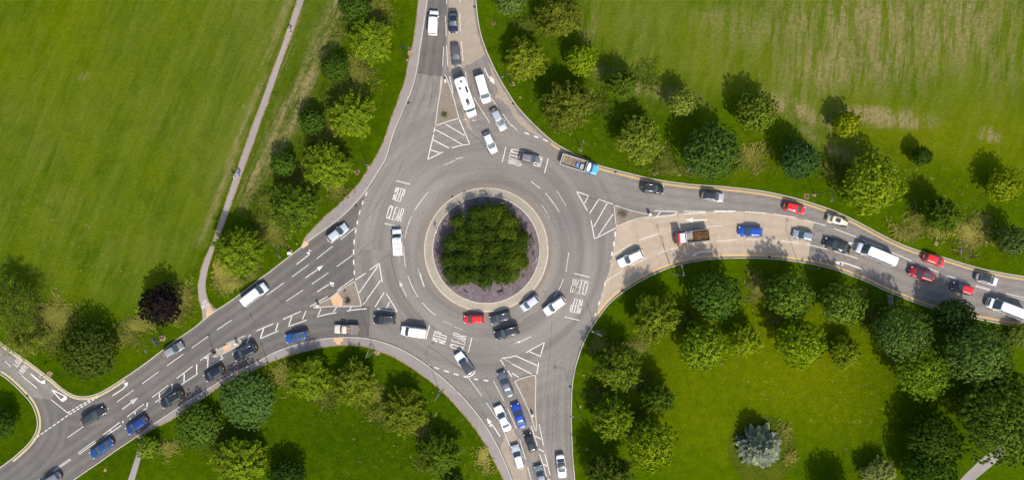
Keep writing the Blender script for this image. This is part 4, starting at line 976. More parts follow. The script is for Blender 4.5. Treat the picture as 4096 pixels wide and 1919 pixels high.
PRED = (0.62, 0.012, 0.014); PDRED = (0.30, 0.008, 0.022); PBLU = (0.015, 0.075, 0.40); PDBLU = (0.012, 0.055, 0.19); PCREAM = (0.72, 0.62, 0.44); PBEI = (0.60, 0.52, 0.43); PLIL = (0.50, 0.50, 0.60)
lerp = lambda a, b, u: a + (b - a) * u
def body_ring(x, hw, zt, zb):
    H_ = [(0, zt + .012), (.5, zt + .006), (.84, zt - .03), (.965, zt - .11), (1.0, zt * .45 + zb * .55 + .12), (.975, zb + .09), (.86, zb)]
    r = [(x, hw * a, z) for a, z in H_] + [(x, 0, zb)] + [(x, -hw * a, z) for a, z in H_[::-1][:-1]]
    return r
class Cab:
    def __init__(s, xf0, xf1, xr0, xr1, w0, w1, z0, z1, bf=.12, br=.07):
        s.a = (xf0, xf1, xr0, xr1, w0, w1, z0, z1, bf, br)
    def at(s, v):
        xf0, xf1, xr0, xr1, w0, w1, z0, z1, bf, br = s.a
        e = math.sin(v * math.pi * .5)
        return lerp(xf0, xf1, v), lerp(xr0, xr1, v), lerp(w0, w1, v) + .035 * math.sin(math.pi * v), lerp(z0, z1, v)
    def ring(s, v, ins=0.0):
        xf, xr, w, z = s.at(v); bf, br = s.a[8], s.a[9]; w -= ins; xf -= ins; xr += ins
        ys = [-1, -.94, -.7, -.35, 0, .35, .7, .94, 1]
        fr = [(xf - bf * (abs(y) ** 2.4) * 1.0 - (.05 if abs(y) == 1 else 0), w * y, z) for y in ys]
        sd = [(lerp(xf - bf, xr + br, u), w * (1 + .02 * math.sin(math.pi * u)), z) for u in (.12, .3, .5, .7, .88)]
        rr = [(xr + br * (abs(y) ** 2.4) + (.05 if abs(y) == 1 else 0), w * y, z) for y in ys[::-1]]
        s2 = [(x, -y, z_) for x, y, z_ in sd[::-1]]
        return fr + sd + rr + s2
    def shell(s, m, v1=.92):
        m.loft([s.ring(v) for v in (0, .25, .5, .75, v1)], False)
    def roof(s, m, v1=.92):
        r0 = s.ring(v1); a = s.ring(1.0, .05); z1 = s.a[7]
        def sc(r, k, dz):
            cx = sum(p[0] for p in r) / len(r); return [(cx + (p[0] - cx) * k, p[1] * k, p[2] + dz) for p in r]
        m.loft([r0, [(x, y, z - .004) for x, y, z in a], sc(a, .82, .02), sc(a, .4, .032)], False)
        n = len(a); m.f.append(tuple(range(len(m.v) - n, len(m.v))))
    def front(s, m, v0=.07, v1=.9, ym=.92, off=.014):
        rows = []
        for v in np.linspace(v0, v1, 6):
            xf, xr, w, z = s.at(v); rows.append([(xf - s.a[8] * abs(y) ** 2.4 + off, w * y, z + off) for y in np.linspace(-ym, ym, 9)])
        m.loft(rows, False, False)
    def rear(s, m, v0=.2, v1=.88, ym=.88, off=.014):
        rows = []
        for v in np.linspace(v0, v1, 5):
            xf, xr, w, z = s.at(v); rows.append([(xr + s.a[9] * abs(y) ** 2.4 - off, w * y, z + off * .8) for y in np.linspace(-ym, ym, 9)])
        m.loft(rows, False, False)
    def side(s, m, sg, u0, u1, v0=.12, v1=.86, off=.014):
        rows = []
        for v in np.linspace(v0, v1, 4):
            xf, xr, w, z = s.at(v)
            rows.append([(lerp(xf - s.a[8] - .04, xr + s.a[9] + .04, u), sg * (w * (1 + .02 * math.sin(math.pi * u)) + off), z) for u in np.linspace(u0, u1, 4)])
        m.loft(rows, False, False)
def wheels(root, xs, w, r, tw=.21):
    for x in xs:
        for sg in (1, -1):
            m = MB(); y0 = sg * (w - tw + .02); y1 = sg * (w + .015)
            m.tube([(x, y0, r), (x, lerp(y0, y1, .15), r), (x, lerp(y0, y1, .85), r), (x, y1, r)], [r * .93, r, r, r * .92], 16)
            wh = m.build("wheel", M_TYRE, root, True)
            m = MB(); m.tube([(x, y1 - sg * .01, r), (x, y1 + sg * .012, r)], [r * .66, r * .6], 12); m.build("rim", M_RIM, wh)
def lights(root, xf, xr, w, zf, zr_, lf=.30, white=.22, tail=(.16, .30)):
    for sg in (1, -1):
        m = MB(); m.box((xf, sg * w, zf), (lf, white, .15), sg * -.38, .8, .03); m.build("headlight", M_LAMP, root)
        m = MB(); m.box((xr, sg * w * 1.02, zr_), (tail[0], .2, tail[1]), sg * .35, .8, .03); m.build("tail_light", M_TAIL, root)
def mirrors(root, x, w, z, mat, s_=1.0):
    for sg in (1, -1):
        m = MB(); m.box((x, sg * (w + .09 * s_), z), (.14 * s_, .22 * s_, .15 * s_), sg * .2, .8, .03); m.build("wing_mirror", mat, root)
def plates(root, xf, xr, zf=.45, zr_=.72):
    m = MB(); m.box((xf, 0, zf), (.02, .52, .11)); m.build("number_plate", M_PLW, root)
    m = MB(); m.box((xr, 0, zr_), (.05, .52, .11)); m.build("number_plate", M_PLY, root)
ST = {  # x fraction of half length, half-width fraction, top height; length, width, cab
 'hatch': dict(L=4.2, Wd=1.80, zt=[(1, .60, .58), (.975, .77, .68), (.90, .87, .75), (.70, .955, .88), (.44, .985, .96), (.0, 1, .97), (-.5, .99, .98), (-.85, .95, .99), (-.965, .85, .93), (-1, .66, .78)],
   cab=(1.02, .20, -1.97, -1.50, .81, .62, .93, 1.47), sides=((.20, .50), (.53, .90)), wx=(1.28, -1.27)),
 'small': dict(L=3.8, Wd=1.70, zt=[(1, .62, .60), (.97, .79, .70), (.88, .89, .79), (.70, .96, .90), (.48, .985, .97), (.0, 1, .98), (-.5, .99, .98), (-.85, .95, .98), (-.965, .86, .92), (-1, .68, .78)],
   cab=(1.02, .30, -1.78, -1.42, .78, .60, .94, 1.48), sides=((.20, .52), (.55, .90)), wx=(1.2, -1.2)),
 'suv': dict(L=4.55, Wd=1.88, zt=[(1, .66, .70), (.975, .81, .84), (.90, .90, .93), (.70, .965, 1.03), (.42, .99, 1.09), (.0, 1, 1.10), (-.5, .99, 1.10), (-.87, .96, 1.10), (-.97, .88, 1.02), (-1, .72, .86)],
   cab=(1.02, .30, -2.16, -1.80, .84, .67, 1.06, 1.66), sides=((.19, .42), (.45, .66), (.69, .93)), wx=(1.38, -1.36)),
 'estate': dict(L=4.75, Wd=1.84, zt=[(1, .62, .58), (.975, .78, .68), (.90, .88, .76), (.70, .955, .88), (.40, .985, .95), (.0, 1, .96), (-.5, .99, .97), (-.88, .95, .98), (-.97, .86, .92), (-1, .68, .78)],
   cab=(1.05, .22, -2.26, -1.88, .81, .63, .92, 1.46), sides=((.18, .42), (.45, .66), (.69, .92)), wx=(1.42, -1.40)),
 'saloon': dict(L=4.7, Wd=1.82, zt=[(1, .62, .58), (.975, .78, .68), (.90, .88, .75), (.70, .955, .86), (.38, .985, .93), (.0, 1, .95), (-.4, .99, .96), (-.70, .96, .97), (-.90, .90, .96), (-.98, .80, .88), (-1, .66, .76)],
   cab=(.98, .12, -1.72, -.92, .80, .61, .91, 1.42), sides=((.22, .50), (.53, .80)), wx=(1.42, -1.38)),
 'van': dict(L=4.75, Wd=1.86, zt=[(1, .66, .70), (.975, .82, .84), (.91, .91, .95), (.76, .965, 1.08), (.58, .99, 1.15), (.0, 1, 1.16), (-.5, 1, 1.16), (-.9, .99, 1.16), (-.975, .97, 1.12), (-1, .93, .95)],
   cab=(1.55, .80, -2.35, -2.27, .90, .79, 1.10, 1.86), sides=((.10, .28),), wx=(1.42, -1.35), rear=(.3, .8)),
 'minibus': dict(L=5.0, Wd=1.92, zt=[(1, .68, .72), (.975, .83, .88), (.91, .92, 1.0), (.78, .97, 1.12), (.62, .99, 1.18), (.0, 1, 1.19), (-.5, 1, 1.19), (-.9, .99, 1.19), (-.975, .97, 1.14), (-1, .93, .95)],
   cab=(1.78, 1.02, -2.46, -2.36, .91, .78, 1.13, 1.95), sides=((.10, .28), (.31, .60), (.63, .93)), wx=(1.55, -1.45), rear=(.2, .85)),
 'highvan': dict(L=7.1, Wd=2.02, zt=[(1, .70, .74), (.985, .84, .94), (.94, .92, 1.08), (.86, .97, 1.22), (.76, .99, 1.3), (.0, 1, 1.32), (-.5, 1, 1.32), (-.94, .99, 1.32), (-.985, .98, 1.25), (-1, .95, 1.0)],
   cab=(2.82, 1.92, -3.50, -3.40, .97, .83, 1.25, 2.55), sides=((.07, .19), (.22, .5), (.53, .93)), wx=(2.35, -1.75), rear=(.25, .8)),
}
def make_car(kind, root):
    d = ST[kind]; h, w = d['L'] / 2, d['Wd'] / 2
    cab = Cab(*d['cab']); m = MB()
    m.loft([body_ring(f * h, q * w, z, .24 if abs(f) < .96 else .32) for f, q, z in d['zt']])
    cab.shell(m); m.build("body", paint(PSIL), root, True, 1)
    m = MB(); cab.roof(m); m.build("roof", paint(PSIL), root, True)
    m = MB(); cab.front(m); m.build("windscreen", M_GLASS, root, True)
    m = MB(); cab.rear(m, *(d.get('rear', (.15, .88)))); m.build("rear_window", M_GLASS, root, True)
    for sg in (1, -1):
        for u0, u1 in d['sides']:
            m = MB(); cab.side(m, sg, u0, u1); m.build("side_window", M_GLASS, root, True)
    r = .32 if h < 2.2 else .34; wheels(root, d['wx'], w, r)
    zf = d['zt'][1][2]; zr_ = d['zt'][-2][2]
    lights(root, h * .935, -h * .955, w * .74, zf + .02, zr_ - .12)
    m = MB(); m.box((h - .03, 0, zf - .2), (.10, w * 1.1, .16), 0, .9, .03); m.build("grille", M_BLK, root)
    plates(root, h + .02, -h - .005, .44, zr_ - .12 if kind not in ('van', 'minibus', 'highvan') else .8)
    mirrors(root, d['cab'][0] - .38, w * .94, d['cab'][6] + .05, paint(PSIL), 1.0 if kind != 'highvan' else 1.4)
    if kind not in ('van', 'minibus', 'highvan'):
        m = MB()      # door shut lines and wiper cowl
        m.box((d['cab'][0] + .03, 0, d['cab'][6] + .035), (.12, w * 1.4, .02), 0, 1); m.build("wiper_cowl", M_BLK, root)
    return root
def add_rails(root, kind, mat=M_CHR):
    d = ST[kind]; c = d['cab']
    for sg in (1, -1):
        y = sg * (c[5] - .05); z = c[7] + .05
        m = MB(); m.tube([(c[1] - .25, y, z - .05), (c[1] - .4, y, z), (c[3] + .25, y, z), (c[3] + .12, y, z - .05)], .024, 6); m.build("roof_rail", mat, root, True)
def add_sunroof(root, kind):
    c = ST[kind]['cab']; x0, x1 = c[1] - .3, c[3] + .35
    m = MB(); m.box(((x0 + x1) / 2, 0, c[7] + .034), (x0 - x1, c[5] * 1.35, .02), 0, .97, .02); m.build("sunroof", M_GLASS, root)
PROTO = {}
ONLY = {"body", "roof", "wing_mirror"}
def fork(src):
    c = src.copy(); COL.objects.link(c)
    for ch in list(src.children):
        q = fork(ch); q.parent = c
    return c
def recolour(root, body, roof=None, mirror=None):
    for ch in root.children:
        b = ch.name.split('.')[0]
        if b in ONLY:
            col = roof if (b == 'roof' and roof) else mirror if (b == 'wing_mirror' and mirror) else body
            ch.material_slots[0].link = 'OBJECT'; ch.material_slots[0].material = paint(col)
QUEUE = "vehicles queueing round the junction"
def place(root, F, B, zm=.75):
    a, b = W(F, zm), W(B, zm); d = a - b
    root.location = ((a.x + b.x) / 2, (a.y + b.y) / 2, .012); root.rotation_euler = (0, 0, math.atan2(d.y, d.x)); return d.length
BARE = {}
def car(kind, F, B, col, label, cat="car", roof=None, rails=False, sun=False, mirror=None, zm=None, Lfix=None, wk=1.0):
    d = ST[kind]
    if kind not in BARE:
        r0 = empty(kind, (0, 0, 0), 0, "", cat); make_car(kind, r0); BARE[kind] = r0; root = r0; first = True
    else: root = fork(BARE[kind])
    root.name = {'suv': 'parked_suv', 'hatch': 'hatchback', 'small': 'small_car', 'estate': 'estate_car', 'saloon': 'saloon_car', 'van': 'panel_van', 'minibus': 'passenger_van', 'highvan': 'long_van'}[kind].replace('parked_', '')
    tag(root, label, cat, QUEUE)
    L_ = place(root, F, B, zm if zm else (.75 if d['cab'][7] < 1.75 else 1.1))
    k = (Lfix or L_) / d['L']; k = max(.86, min(1.13, k)); root.scale = (k, wk * (1 + (k - 1) * .35), 1)
    TODO.append((root, kind, col, roof, rails, sun, mirror)); return root
TODO = []
van_white = PW
car('van', t(1,0,1343,78), t(1,0,1330,263), PW, "white panel van driving away up the northern road, alone in its lane", "van")
car('saloon', t(1,0,1486,250), t(1,0,1488,80), PNAVY, "dark navy saloon at the top of the dusty northern lane")
car('estate', t(1,0,1515,502), t(1,0,1500,335), (0.075, 0.07, 0.075), "dark grey estate car behind the motorhome in the dusty lane", roof=(0.10, .095, .10))
car('minibus', t(1,0,1742,775), t(1,0,1682,570), PW, "white passenger van abreast of the motorhome", "van")
car('hatch', t(1,0,1870,982), t(1,0,1790,826), PSIL, "silver hatchback with black-edged roof, just ahead of the white passenger van", rails=False)
car('hatch', t(1,0,1800,1153), t(1,0,1733,1004), (.62, .63, .65), "pale silver hatchback waiting first at the northern give-way, left of a darker silver one")
car('hatch', za(1068,540), za(635,470), (.15, .14, .15), "dark grey hatchback standing on the upper KEEP CLEAR lettering", roof=(.20, .19, .20))
car('suv', t(2,1,1143,225), t(2,1,975,205), PBLK, "black SUV leaving on the eastern road behind the blue flatbed", roof=(.03, .03, .032), rails=True)
car('suv', t(2,1,1597,288), t(2,1,1432,266), (.46, .46, .47), "silver SUV with black roof on the eastern road, ahead of a black SUV", roof=(.035, .035, .038))
car('small', t(3,1,278,382), t(3,1,120,343), PRED, "red hatchback just behind the cream vintage car")
car('hatch', t(3,1,190,553), t(3,1,347,585), (.30, .34, .40), "silver-blue hatchback leaving the asphalt for the buff surface", roof=(.26, .28, .32))
car('saloon', t(3,1,420,613), t(3,1,627,680), (.014, .014, .016), "long black saloon with cream interior in front of the long silver van", roof=(.03, .03, .032), wk=1.06)
car('highvan', t(3,1,683,652), t(3,1,965,770), (.66, .67, .70), "long silver-white van behind the black saloon", "van", roof=(.82, .82, .83), zm=1.6)
car('small', t(3,1,1332,782), t(3,1,1170,722), PRED, "bright red hatchback beside the double yellow line, alongside a dark red SUV")
car('suv', t(3,1,1068,830), t(3,1,1247,893), PDRED, "dark red SUV with glass roof heading for the roundabout", sun=True, roof=PDRED)
car('small', t(3,1,1390,945), t(3,1,1547,993), PBLK, "small black car with a red roof and red mirrors", roof=(.60, .01, .02), mirror=(.55, .01, .02))
car('hatch', t(3,1,1733,922), t(3,1,1573,878), (.60, .60, .62), "silver-white hatchback with black roof near the right edge of the eastern road", roof=(.03, .03, .033))
car('hatch', t(2,1,1710,535), t(2,1,1890,545), PBLU, "bright blue hatchback on the buff surface behind the red tipper", wk=1.05)
car('estate', t(2,1,803,785), t(2,1,988,697), PW, "white estate car nearest the give-way line on the buff surface", rails=True)
car('small', t(2,1,72,1122), t(2,1,197,1035), PLIL, "small lilac-silver car hugging the roundabout kerb")
car('suv', t(2,1,247,1152), t(2,1,398,1046), PW, "white SUV circling in front of the right KEEP CLEAR lettering")
v27 = car('van', t(1,1,1058,520), t(1,1,1072,722), PW, "white panel van with ladder rack west of the roundabout planting", "van", zm=1.2)
car('hatch', t(1,1,685,497), t(1,1,543,608), (.52, .55, .58), "silver hatchback first at the western give-way line")
car('minibus', o(669,718), o(609,764), (.60, .61, .64), "silver people carrier alone in the middle of the western approach", "van", roof=(.62, .63, .66))
car('hatch', t(0,2,1377,185), t(0,2,1237,267), (.22, .22, .225), "grey hatchback on the western road next to the leaning lamp and sign", roof=(.28, .28, .28))
car('estate', t(0,2,787,675), t(0,2,616,775), (.03, .031, .034), "dark charcoal estate car opposite the side road mouth", roof=(.04, .04, .042))
car('hatch', t(0,2,956,842), t(0,2,1107,742), (.010, .035, .20), "deep blue hatchback on the western exit between a black SUV and a teal-blue saloon")
car('saloon', t(0,2,685,1025), t(0,2,850,910), PDBLU, "teal-blue saloon furthest down the outbound western lane of the two blue cars", wk=.98)
car('estate', t(0,2,290,1265), t(0,2,455,1165), (.20, .21, .23), "grey car cut by the bottom edge of the western road")
car('suv', t(0,2,1217,640), t(0,2,1378,548), PBLK, "black SUV with wide tail lights in the middle of the outbound western queue", rails=True)
car('small', t(0,2,1545,442), t(0,2,1684,364), (.012, .013, .02), "small black hatchback by the tactile paving on the western road")
car('suv', t(0,2,1765,285), t(0,2,1934,202), (.010, .012, .022), "black SUV passing the pedestrian refuge", rails=True)
car('estate', t(1,2,222,145), t(1,2,396,105), (.012, .085, .33), "bright blue estate car with glass roof behind the beige pickup", sun=True, rails=True)
car('suv', o(940,803), o(996,804), PBLK, "black car with silver roof rails following the white van out to the west", rails=True, roof=(.05, .05, .055))
car('van', t(1,2,1091,78), t(1,2,1285,105), PW, "white panel van leaving the lower KEEP CLEAR lettering", "van")
car('small', o(1167,803), o(1219,802), PRED, "red hatchback below the roundabout apron")
car('hatch', o(1233,806), o(1285,791), (.045, .05, .065), "slate car with roof rails right of the red hatchback under the apron", rails=True, roof=(.05, .052, .06))
car('suv', o(1244,844), o(1306,827), (.018, .018, .022), "black SUV below the slate car in the outer circulating lane", rails=True, roof=(.03, .03, .034))
car('suv', t(1,2,1518,248), t(1,2,1632,416), PW, "white SUV with black roof crossing the southern give-way line", roof=(.05, .05, .052))
car('saloon', o(1259,935), o(1284,997), (.12, .125, .14), "grey saloon second in the southern queue behind the white SUV", roof=(.16, .165, .18))
car('saloon', t(1,2,1818,648), t(1,2,1903,834), PW, "white saloon beside the blue one on the southern road")
car('saloon', t(2,2,18,632), t(2,2,82,812), (.012, .06, .42), "bright blue saloon beside the lower brick island")
car('small', t(2,2,113,855), t(2,2,163,994), PBLK, "small black car behind the bright blue saloon")
car('estate', t(2,2,18,942), t(2,2,70,1122), (.55, .56, .58), "silver estate car on the dusty southern lane", rails=False, roof=(.70, .70, .72))
car('hatch', t(2,2,192,1098), t(2,2,242,1255), (.22, .24, .27), "blue-grey car cut by the bottom edge of the southern road", roof=(.27, .29, .32))
car('saloon', t(2,2,382,1191), t(2,2,362,1015), PW, "white saloon with black roof driving away down the southern road", roof=(.04, .035, .033))
# colours and extras come after all copies are made, so that the copies stay clean
for root, kind, col, roof, rails, sunr, mir in TODO:
    recolour(root, col, roof, mir)
    if rails: add_rails(root, kind)
    if sunr: add_sunroof(root, kind)
# ladder and rack on the white van
rk = MB()
for x in (.6, -.3, -1.2, -2.0): rk.tube([(x, -.82, 1.86), (x, -.78, 1.97), (x, .78, 1.97), (x, .82, 1.86)], .022, 6)
rk.build("roof_rack", plain("rack_metal", (.5, .5, .5), .4, .6), v27, True)
ld = MB(); lx0, lx1 = .75, -2.2
for y in (-.5, -.12): ld.box(((lx0 + lx1) / 2, y, 2.03), (lx0 - lx1, .07, .06))
for k in range(11): ld.tube([(lerp(lx0, lx1, (k + .5) / 11), -.5, 2.03), (lerp(lx0, lx1, (k + .5) / 11), -.12, 2.03)], .018, 6)
lad = ld.build("ladder", plain("ladder_metal", (.55, .55, .54), .4, .6)); tag(lad, "aluminium ladder tied on the rack of the white van", "ladder")
lad.location = v27.location; lad.rotation_euler = v27.rotation_euler
def put(root, kids):
    for k_ in kids: k_.location = root.location; k_.rotation_euler = root.rotation_euler
def cabmesh(root, stations, cabp, body, roofc, sides, rear=None, w=None, zb=.3):
    m = MB(); m.loft([body_ring(x, hw, z, zb) for x, hw, z in stations]); c = Cab(*cabp); c.shell(m); m.build("body", paint(body), root, True, 1)
    m = MB(); c.roof(m); m.build("roof", paint(roofc), root, True)
    m = MB(); c.front(m); m.build("windscreen", M_GLASS, root, True)
    if rear: m = MB(); c.rear(m, *rear); m.build("rear_window", M_GLASS, root, True)
    for sg in (1, -1):
        for u0, u1 in sides: m = MB(); c.side(m, sg, u0, u1); m.build("side_window", M_GLASS, root, True)
    return c
M_BED = None
def mk_ply():
    g = NG("stained_plywood"); p = g.n('ShaderNodeTexCoord').outputs['Object']
    c = g.mix(g.noise(p, 2.2, 5, .7, .3, .7), (.10, .075, .052), (.24, .185, .135)); return g.color(c, .85)
M_PLYW = mk_ply()
M_ALU = plain("painted_aluminium", (.70, .70, .69), .45, .2)
# --- motorhome
root = empty("motorhome", (0, 0, 0), 0, "white motorhome with roof windows and solar panel in the dusty lane", "motorhome", QUEUE)
cabmesh(root, [(3.62, .66, .72), (3.56, .84, .92), (3.40, .92, 1.06), (3.05, .98, 1.2), (2.6, 1.0, 1.28), (1.9, 1.0, 1.3), (1.5, 1.0, 1.3)], (2.75, 2.05, 1.5, 1.5, .95, .86, 1.2, 2.15), PW, PW, ((.12, .85),))
m = MB()
def rr(x0, x1, w, z, r=.3):
    pts = []
    for cx, cy, a0 in ((x1 - r, w - r, 0), (x0 + r, w - r, 90), (x0 + r, -w + r, 180), (x1 - r, -w + r, 270)):
        for k in range(5): a = R(a0 + k * 22.5); pts.append((cx + r * math.cos(a), cy + r * math.sin(a), z))
    return pts
m.loft([rr(-3.68, 1.9, 1.12, .5), rr(-3.7, 1.9, 1.14, 1.6), rr(-3.7, 2.35, 1.14, 2.1, .45), rr(-3.68, 2.42, 1.13, 2.6, .5), rr(-3.6, 2.30, 1.06, 2.82, .5), rr(-3.5, 2.1, .95, 2.88, .5)]); m.build("living_cabin", paint((.84, .83, .80)), root, True)
for x, y, s_ in ((-2.75, .15, .42), (-1.6, -.52, .42)):
    m = MB(); m.box((x, y, 2.92), (s_ + .14, s_ + .14, .07), 0, .95, .02); f = m.build("roof_vent", plain("vent_frame", (.55, .53, .5), .5), root)
    m = MB(); m.box((x, y, 2.965), (s_ - .06, s_ - .06, .03)); m.build("pane", M_GLASS, f)
m = MB(); m.box((-1.05, .62, 2.93), (1.15, .36, .04)); sp = m.build("solar_panel", plain("solar_cells", (.03, .03, .07), .25, 0, .6), root)
m = MB(); m.box((1.0, .05, 2.93), (.85, .62, .07), 0, .95, .02); sk = m.build("skylight", plain("skylight_tint", (.075, .06, .065), .15, 0, .6), root)
m = MB(); m.box((1.62, .02, 2.915), (.22, .62, .05)); m.build("skylight_vent", plain("vent_brown", (.20, .12, .09), .4), root)
m = MB(); m.box((-.6, -.05, 2.92), (.55, .45, .05), 0, .9, .02); m.build("roof_hatch", paint((.80, .79, .76)), root)
wheels(root, (2.45, -2.0), 1.02, .36); lights(root, 3.42, -3.66, .78, .98, 1.0); mirrors(root, 2.35, 1.02, 1.45, M_BLK, 1.5); plates(root, 3.64, -3.72, .5, .9)
m = MB(); m.box((3.5, 0, .86), (.2, 1.3, .2), 0, .9, .04); m.build("grille", M_BLK, root)
zm_ = zr(1800, 280, 6.035); L_ = place(root, zm_(545,1120), zm_(225,215), 1.6); k = L_ / 7.35; root.scale = (k, 1, 1)
# --- right edge: white coachbuilt van
root = car('highvan', t(3,1,1677,1070), t(3,1,1965,1180), PW, "white high-roofed camper van entering at the right edge", "van", zm=1.6)
recolour(root, PW, (.84, .84, .83)); TODO.pop()
m = MB(); m.box((3.3, 0, 1.085), (.35, 1.45, .10), 0, .9, .04); m.build("bonnet_guard", M_BLK, root)
m = MB(); m.tube([(1.8, .85, 2.5), (1.7, .9, 2.62), (-3.1, .9, 2.62), (-3.2, .85, 2.5)], .06, 8); m.build("awning_case", plain("awning_grey", (.3, .3, .31), .5), root, True)
for x in (.6, -1.6): m = MB(); m.box((x, -.1, 2.60), (.5, .5, .06), 0, .92, .02); m.build("roof_vent", paint((.78, .78, .76)), root)
# --- blue flatbed truck
root = empty("flatbed_truck", (0, 0, 0), 0, "blue flatbed truck with white cab roof and open plywood bed", "truck", QUEUE)
BLUC = (.06, .36, .72)
c = cabmesh(root, [(3.2, .60, .72), (3.14, .82, .90), (2.95, .93, 1.02), (2.5, .98, 1.12), (2.2, 1.0, 1.2), (1.6, 1.0, 1.22), (1.15, 1.0, 1.2)], (2.3, 1.75, 1.15, 1.2, .93, .80, 1.15, 2.05), BLUC, PW, ((.18, .8),), (.35, .8))
m = MB(); m.box((-1.0, 0, .62), (4.2, .8, .25)); m.build("chassis", M_BLK, root)
m = MB(); m.box((-1.1, 0, .93), (4.25, 2.04, .10)); m.build("bed_floor", M_PLYW, root)
for sg in (1, -1): m = MB(); m.box((-1.1, sg * 1.04, 1.12), (4.3, .06, .42)); m.build("bed_side", M_ALU, root)
for x, hh in ((-3.24, .42), (1.05, .75)): m = MB(); m.box((x, 0, .93 + hh / 2), (.07, 2.02, hh)); m.build("bed_end", M_ALU, root)
wheels(root, (2.35, -1.9), 1.0, .36); lights(root, 3.0, -3.24, .72, .92, .7); mirrors(root, 1.95, 1.02, 1.3, M_BLK, 1.3); plates(root, 3.22, -3.3, .5, .72)
zf_ = zr(2220, 590, 8.62); L_ = place(root, zf_(1485,800), zf_(225,400), 1.0); root.scale = (L_ / 6.45, 1, 1)
fb = root
m = MB(); m.box((0, 0, .16), (.62, .78, .32), 0, .95, .03); cr = m.build("crate", plain("blue_plastic", (.10, .24, .48), .4), fb.parent); tag(cr, "blue plastic crate in the bed of the blue flatbed", "crate")
def on(root, ob, x, y, z, rz=0):
    M_ = Matrix.Translation(root.location) @ Matrix.Rotation(root.rotation_euler.z, 4, 'Z'); p = M_ @ Vector((x * root.scale.x, y, z))
    ob.location = p; ob.rotation_euler = (0, 0, root.rotation_euler.z + rz)
on(fb, cr, -.35, -.15, .985)
m = MB(); m.box((0, 0, .22), (.66, 1.0, .44), 0, .97, .03)
bx = m.build("storage_box", plain("galvanised", (.34, .35, .36), .45, .3), None)
for k in range(4): m = MB(); m.box((0, -.36 + k * .24, .452), (.64, .09, .02)); m.build("lid_rib", plain("galvanised_light", (.52, .53, .54), .45, .3), bx)
tag(bx, "grey ribbed metal box behind the cab of the blue flatbed", "box"); on(fb, bx, .4, -.25, .985)
m = MB(); m.box((0, 0, .04), (.12, 1.2, .08)); pk = m.build("timber_plank", plain("pale_timber", (.55, .38, .20), .8)); tag(pk, "short pale timber plank across the tail of the blue flatbed", "plank"); on(fb, pk, -2.85, .15, .985)
for x, wv in ((-2.4, .03), (-1.6, .03), (-2.0, .015)): m = MB(); m.box((x, 0, .984), (wv, 1.6, .006)); m.build("floor_seam", plain("pale_timber", (.55, .38, .20), .8), fb)
# --- red tipper truck
root = empty("tipper_truck", (0, 0, 0), 0, "red tipper truck with white cab roof carrying soil on the buff surface", "truck", QUEUE)
RC_ = (.62, .035, .018)
cabmesh(root, [(3.1, .9, .95), (3.06, .98, 1.05), (2.8, 1.04, 1.15), (1.75, 1.05, 1.2), (1.45, 1.05, 1.2)], (3.0, 2.78, 1.5, 1.52, 1.03, .97, 1.1, 2.45), RC_, RC_, ((.15, .55),), (.35, .75), zb=.45)
m = MB(); m.box((1.98, 0, 2.50), (.86, 1.72, .05), 0, .96, .02); m.build('roof_panel', paint(PW), root)
m = MB(); m.box((3.03, 0, .75), (.24, 2.0, .5), 0, .95, .05); m.build("bumper", M_BLK, root)
m = MB(); m.box((2.92, 0, 1.13), (.16, 1.7, .1), 0, .9, .03); m.build("wiper_cowl", M_BLK, root)
m = MB(); m.box((-.9, 0, .7), (4.6, .8, .3)); m.build("chassis", M_BLK, root)
STEEL = plain("worn_steel", (.30, .295, .27), .5, .4)
m = MB(); m.box((-.92, 0, 1.05), (4.2, 2.1, .12)); m.build("tipper_floor", plain("dusty_steel", (.30, .25, .17), .8, .1), root)
for sg in (1, -1):
    m = MB(); m.box((-.92, sg * 1.08, 1.38), (4.3, .08, .66)); s_ = m.build("tipper_side", STEEL, root)
    for x in (.2, -1.2, -2.4): m = MB(); m.box((x, sg * 1.14, 1.38), (.12, .05, .62)); m.build("side_post", M_BLK, s_)
m = MB(); m.box((1.2, 0, 1.5), (.1, 2.1, .95)); m.build("headboard", paint((.55, .60, .70)), root)
m = MB(); m.box((-3.05, 0, 1.32), (.09, 2.1, .5)); m.build("tailgate", plain("rust_orange", (.55, .27, .05), .6), root)
wheels(root, (2.25, -1.9), 1.02, .42, .28); lights(root, 3.1, -3.12, .85, .8, .75, .08); mirrors(root, 2.85, 1.06, 1.9, M_BLK, 1.6); plates(root, 3.17, -3.14, .6, .7)
zt_ = zr(2660, 880, 8.62); L_ = place(root, zt_(335,640), zt_(1530,500), 1.2); root.scale = (L_ / 6.25, 1, 1); tp = root
me_ = MB(); nx, ny = 30, 20; vs_ = []
for i in range(nx):
    for j in range(ny):
        x = lerp(-1.5, 1.35, i / (nx - 1)); y = lerp(-.98, .98, j / (ny - 1)); e_ = min(1, 3.2 * (1 - abs(x + .05) / 1.55)) * min(1, 3 * (1 - abs(y) / 1.1))
        vs_.append((x, y, .02 + max(0, e_) * (.34 + .22 * mnoise.noise(Vector((x * 1.6, y * 1.6, 1))) + .1 * mnoise.noise(Vector((x * 5, y * 5, 4))))))
me_.add(vs_, [(i * ny + j, i * ny + ny + j, i * ny + ny + j + 1, i * ny + j + 1) for i in range(nx - 1) for j in range(ny - 1)])
def mk_soil():
    g = NG("soil"); p = g.pos(); c = g.mix(g.noise(p, 2.5, 5, .75, .35, .65), (.030, .017, .009), (.17, .088, .040)); return g.color(c, .95, .1)
so = me_.build("soil_load", mk_soil(), None, True); struct(so, "stuff"); tag(so, "load of brown soil in the bed of the red tipper", "soil"); on(tp, so, -1.45, 0, 1.12)
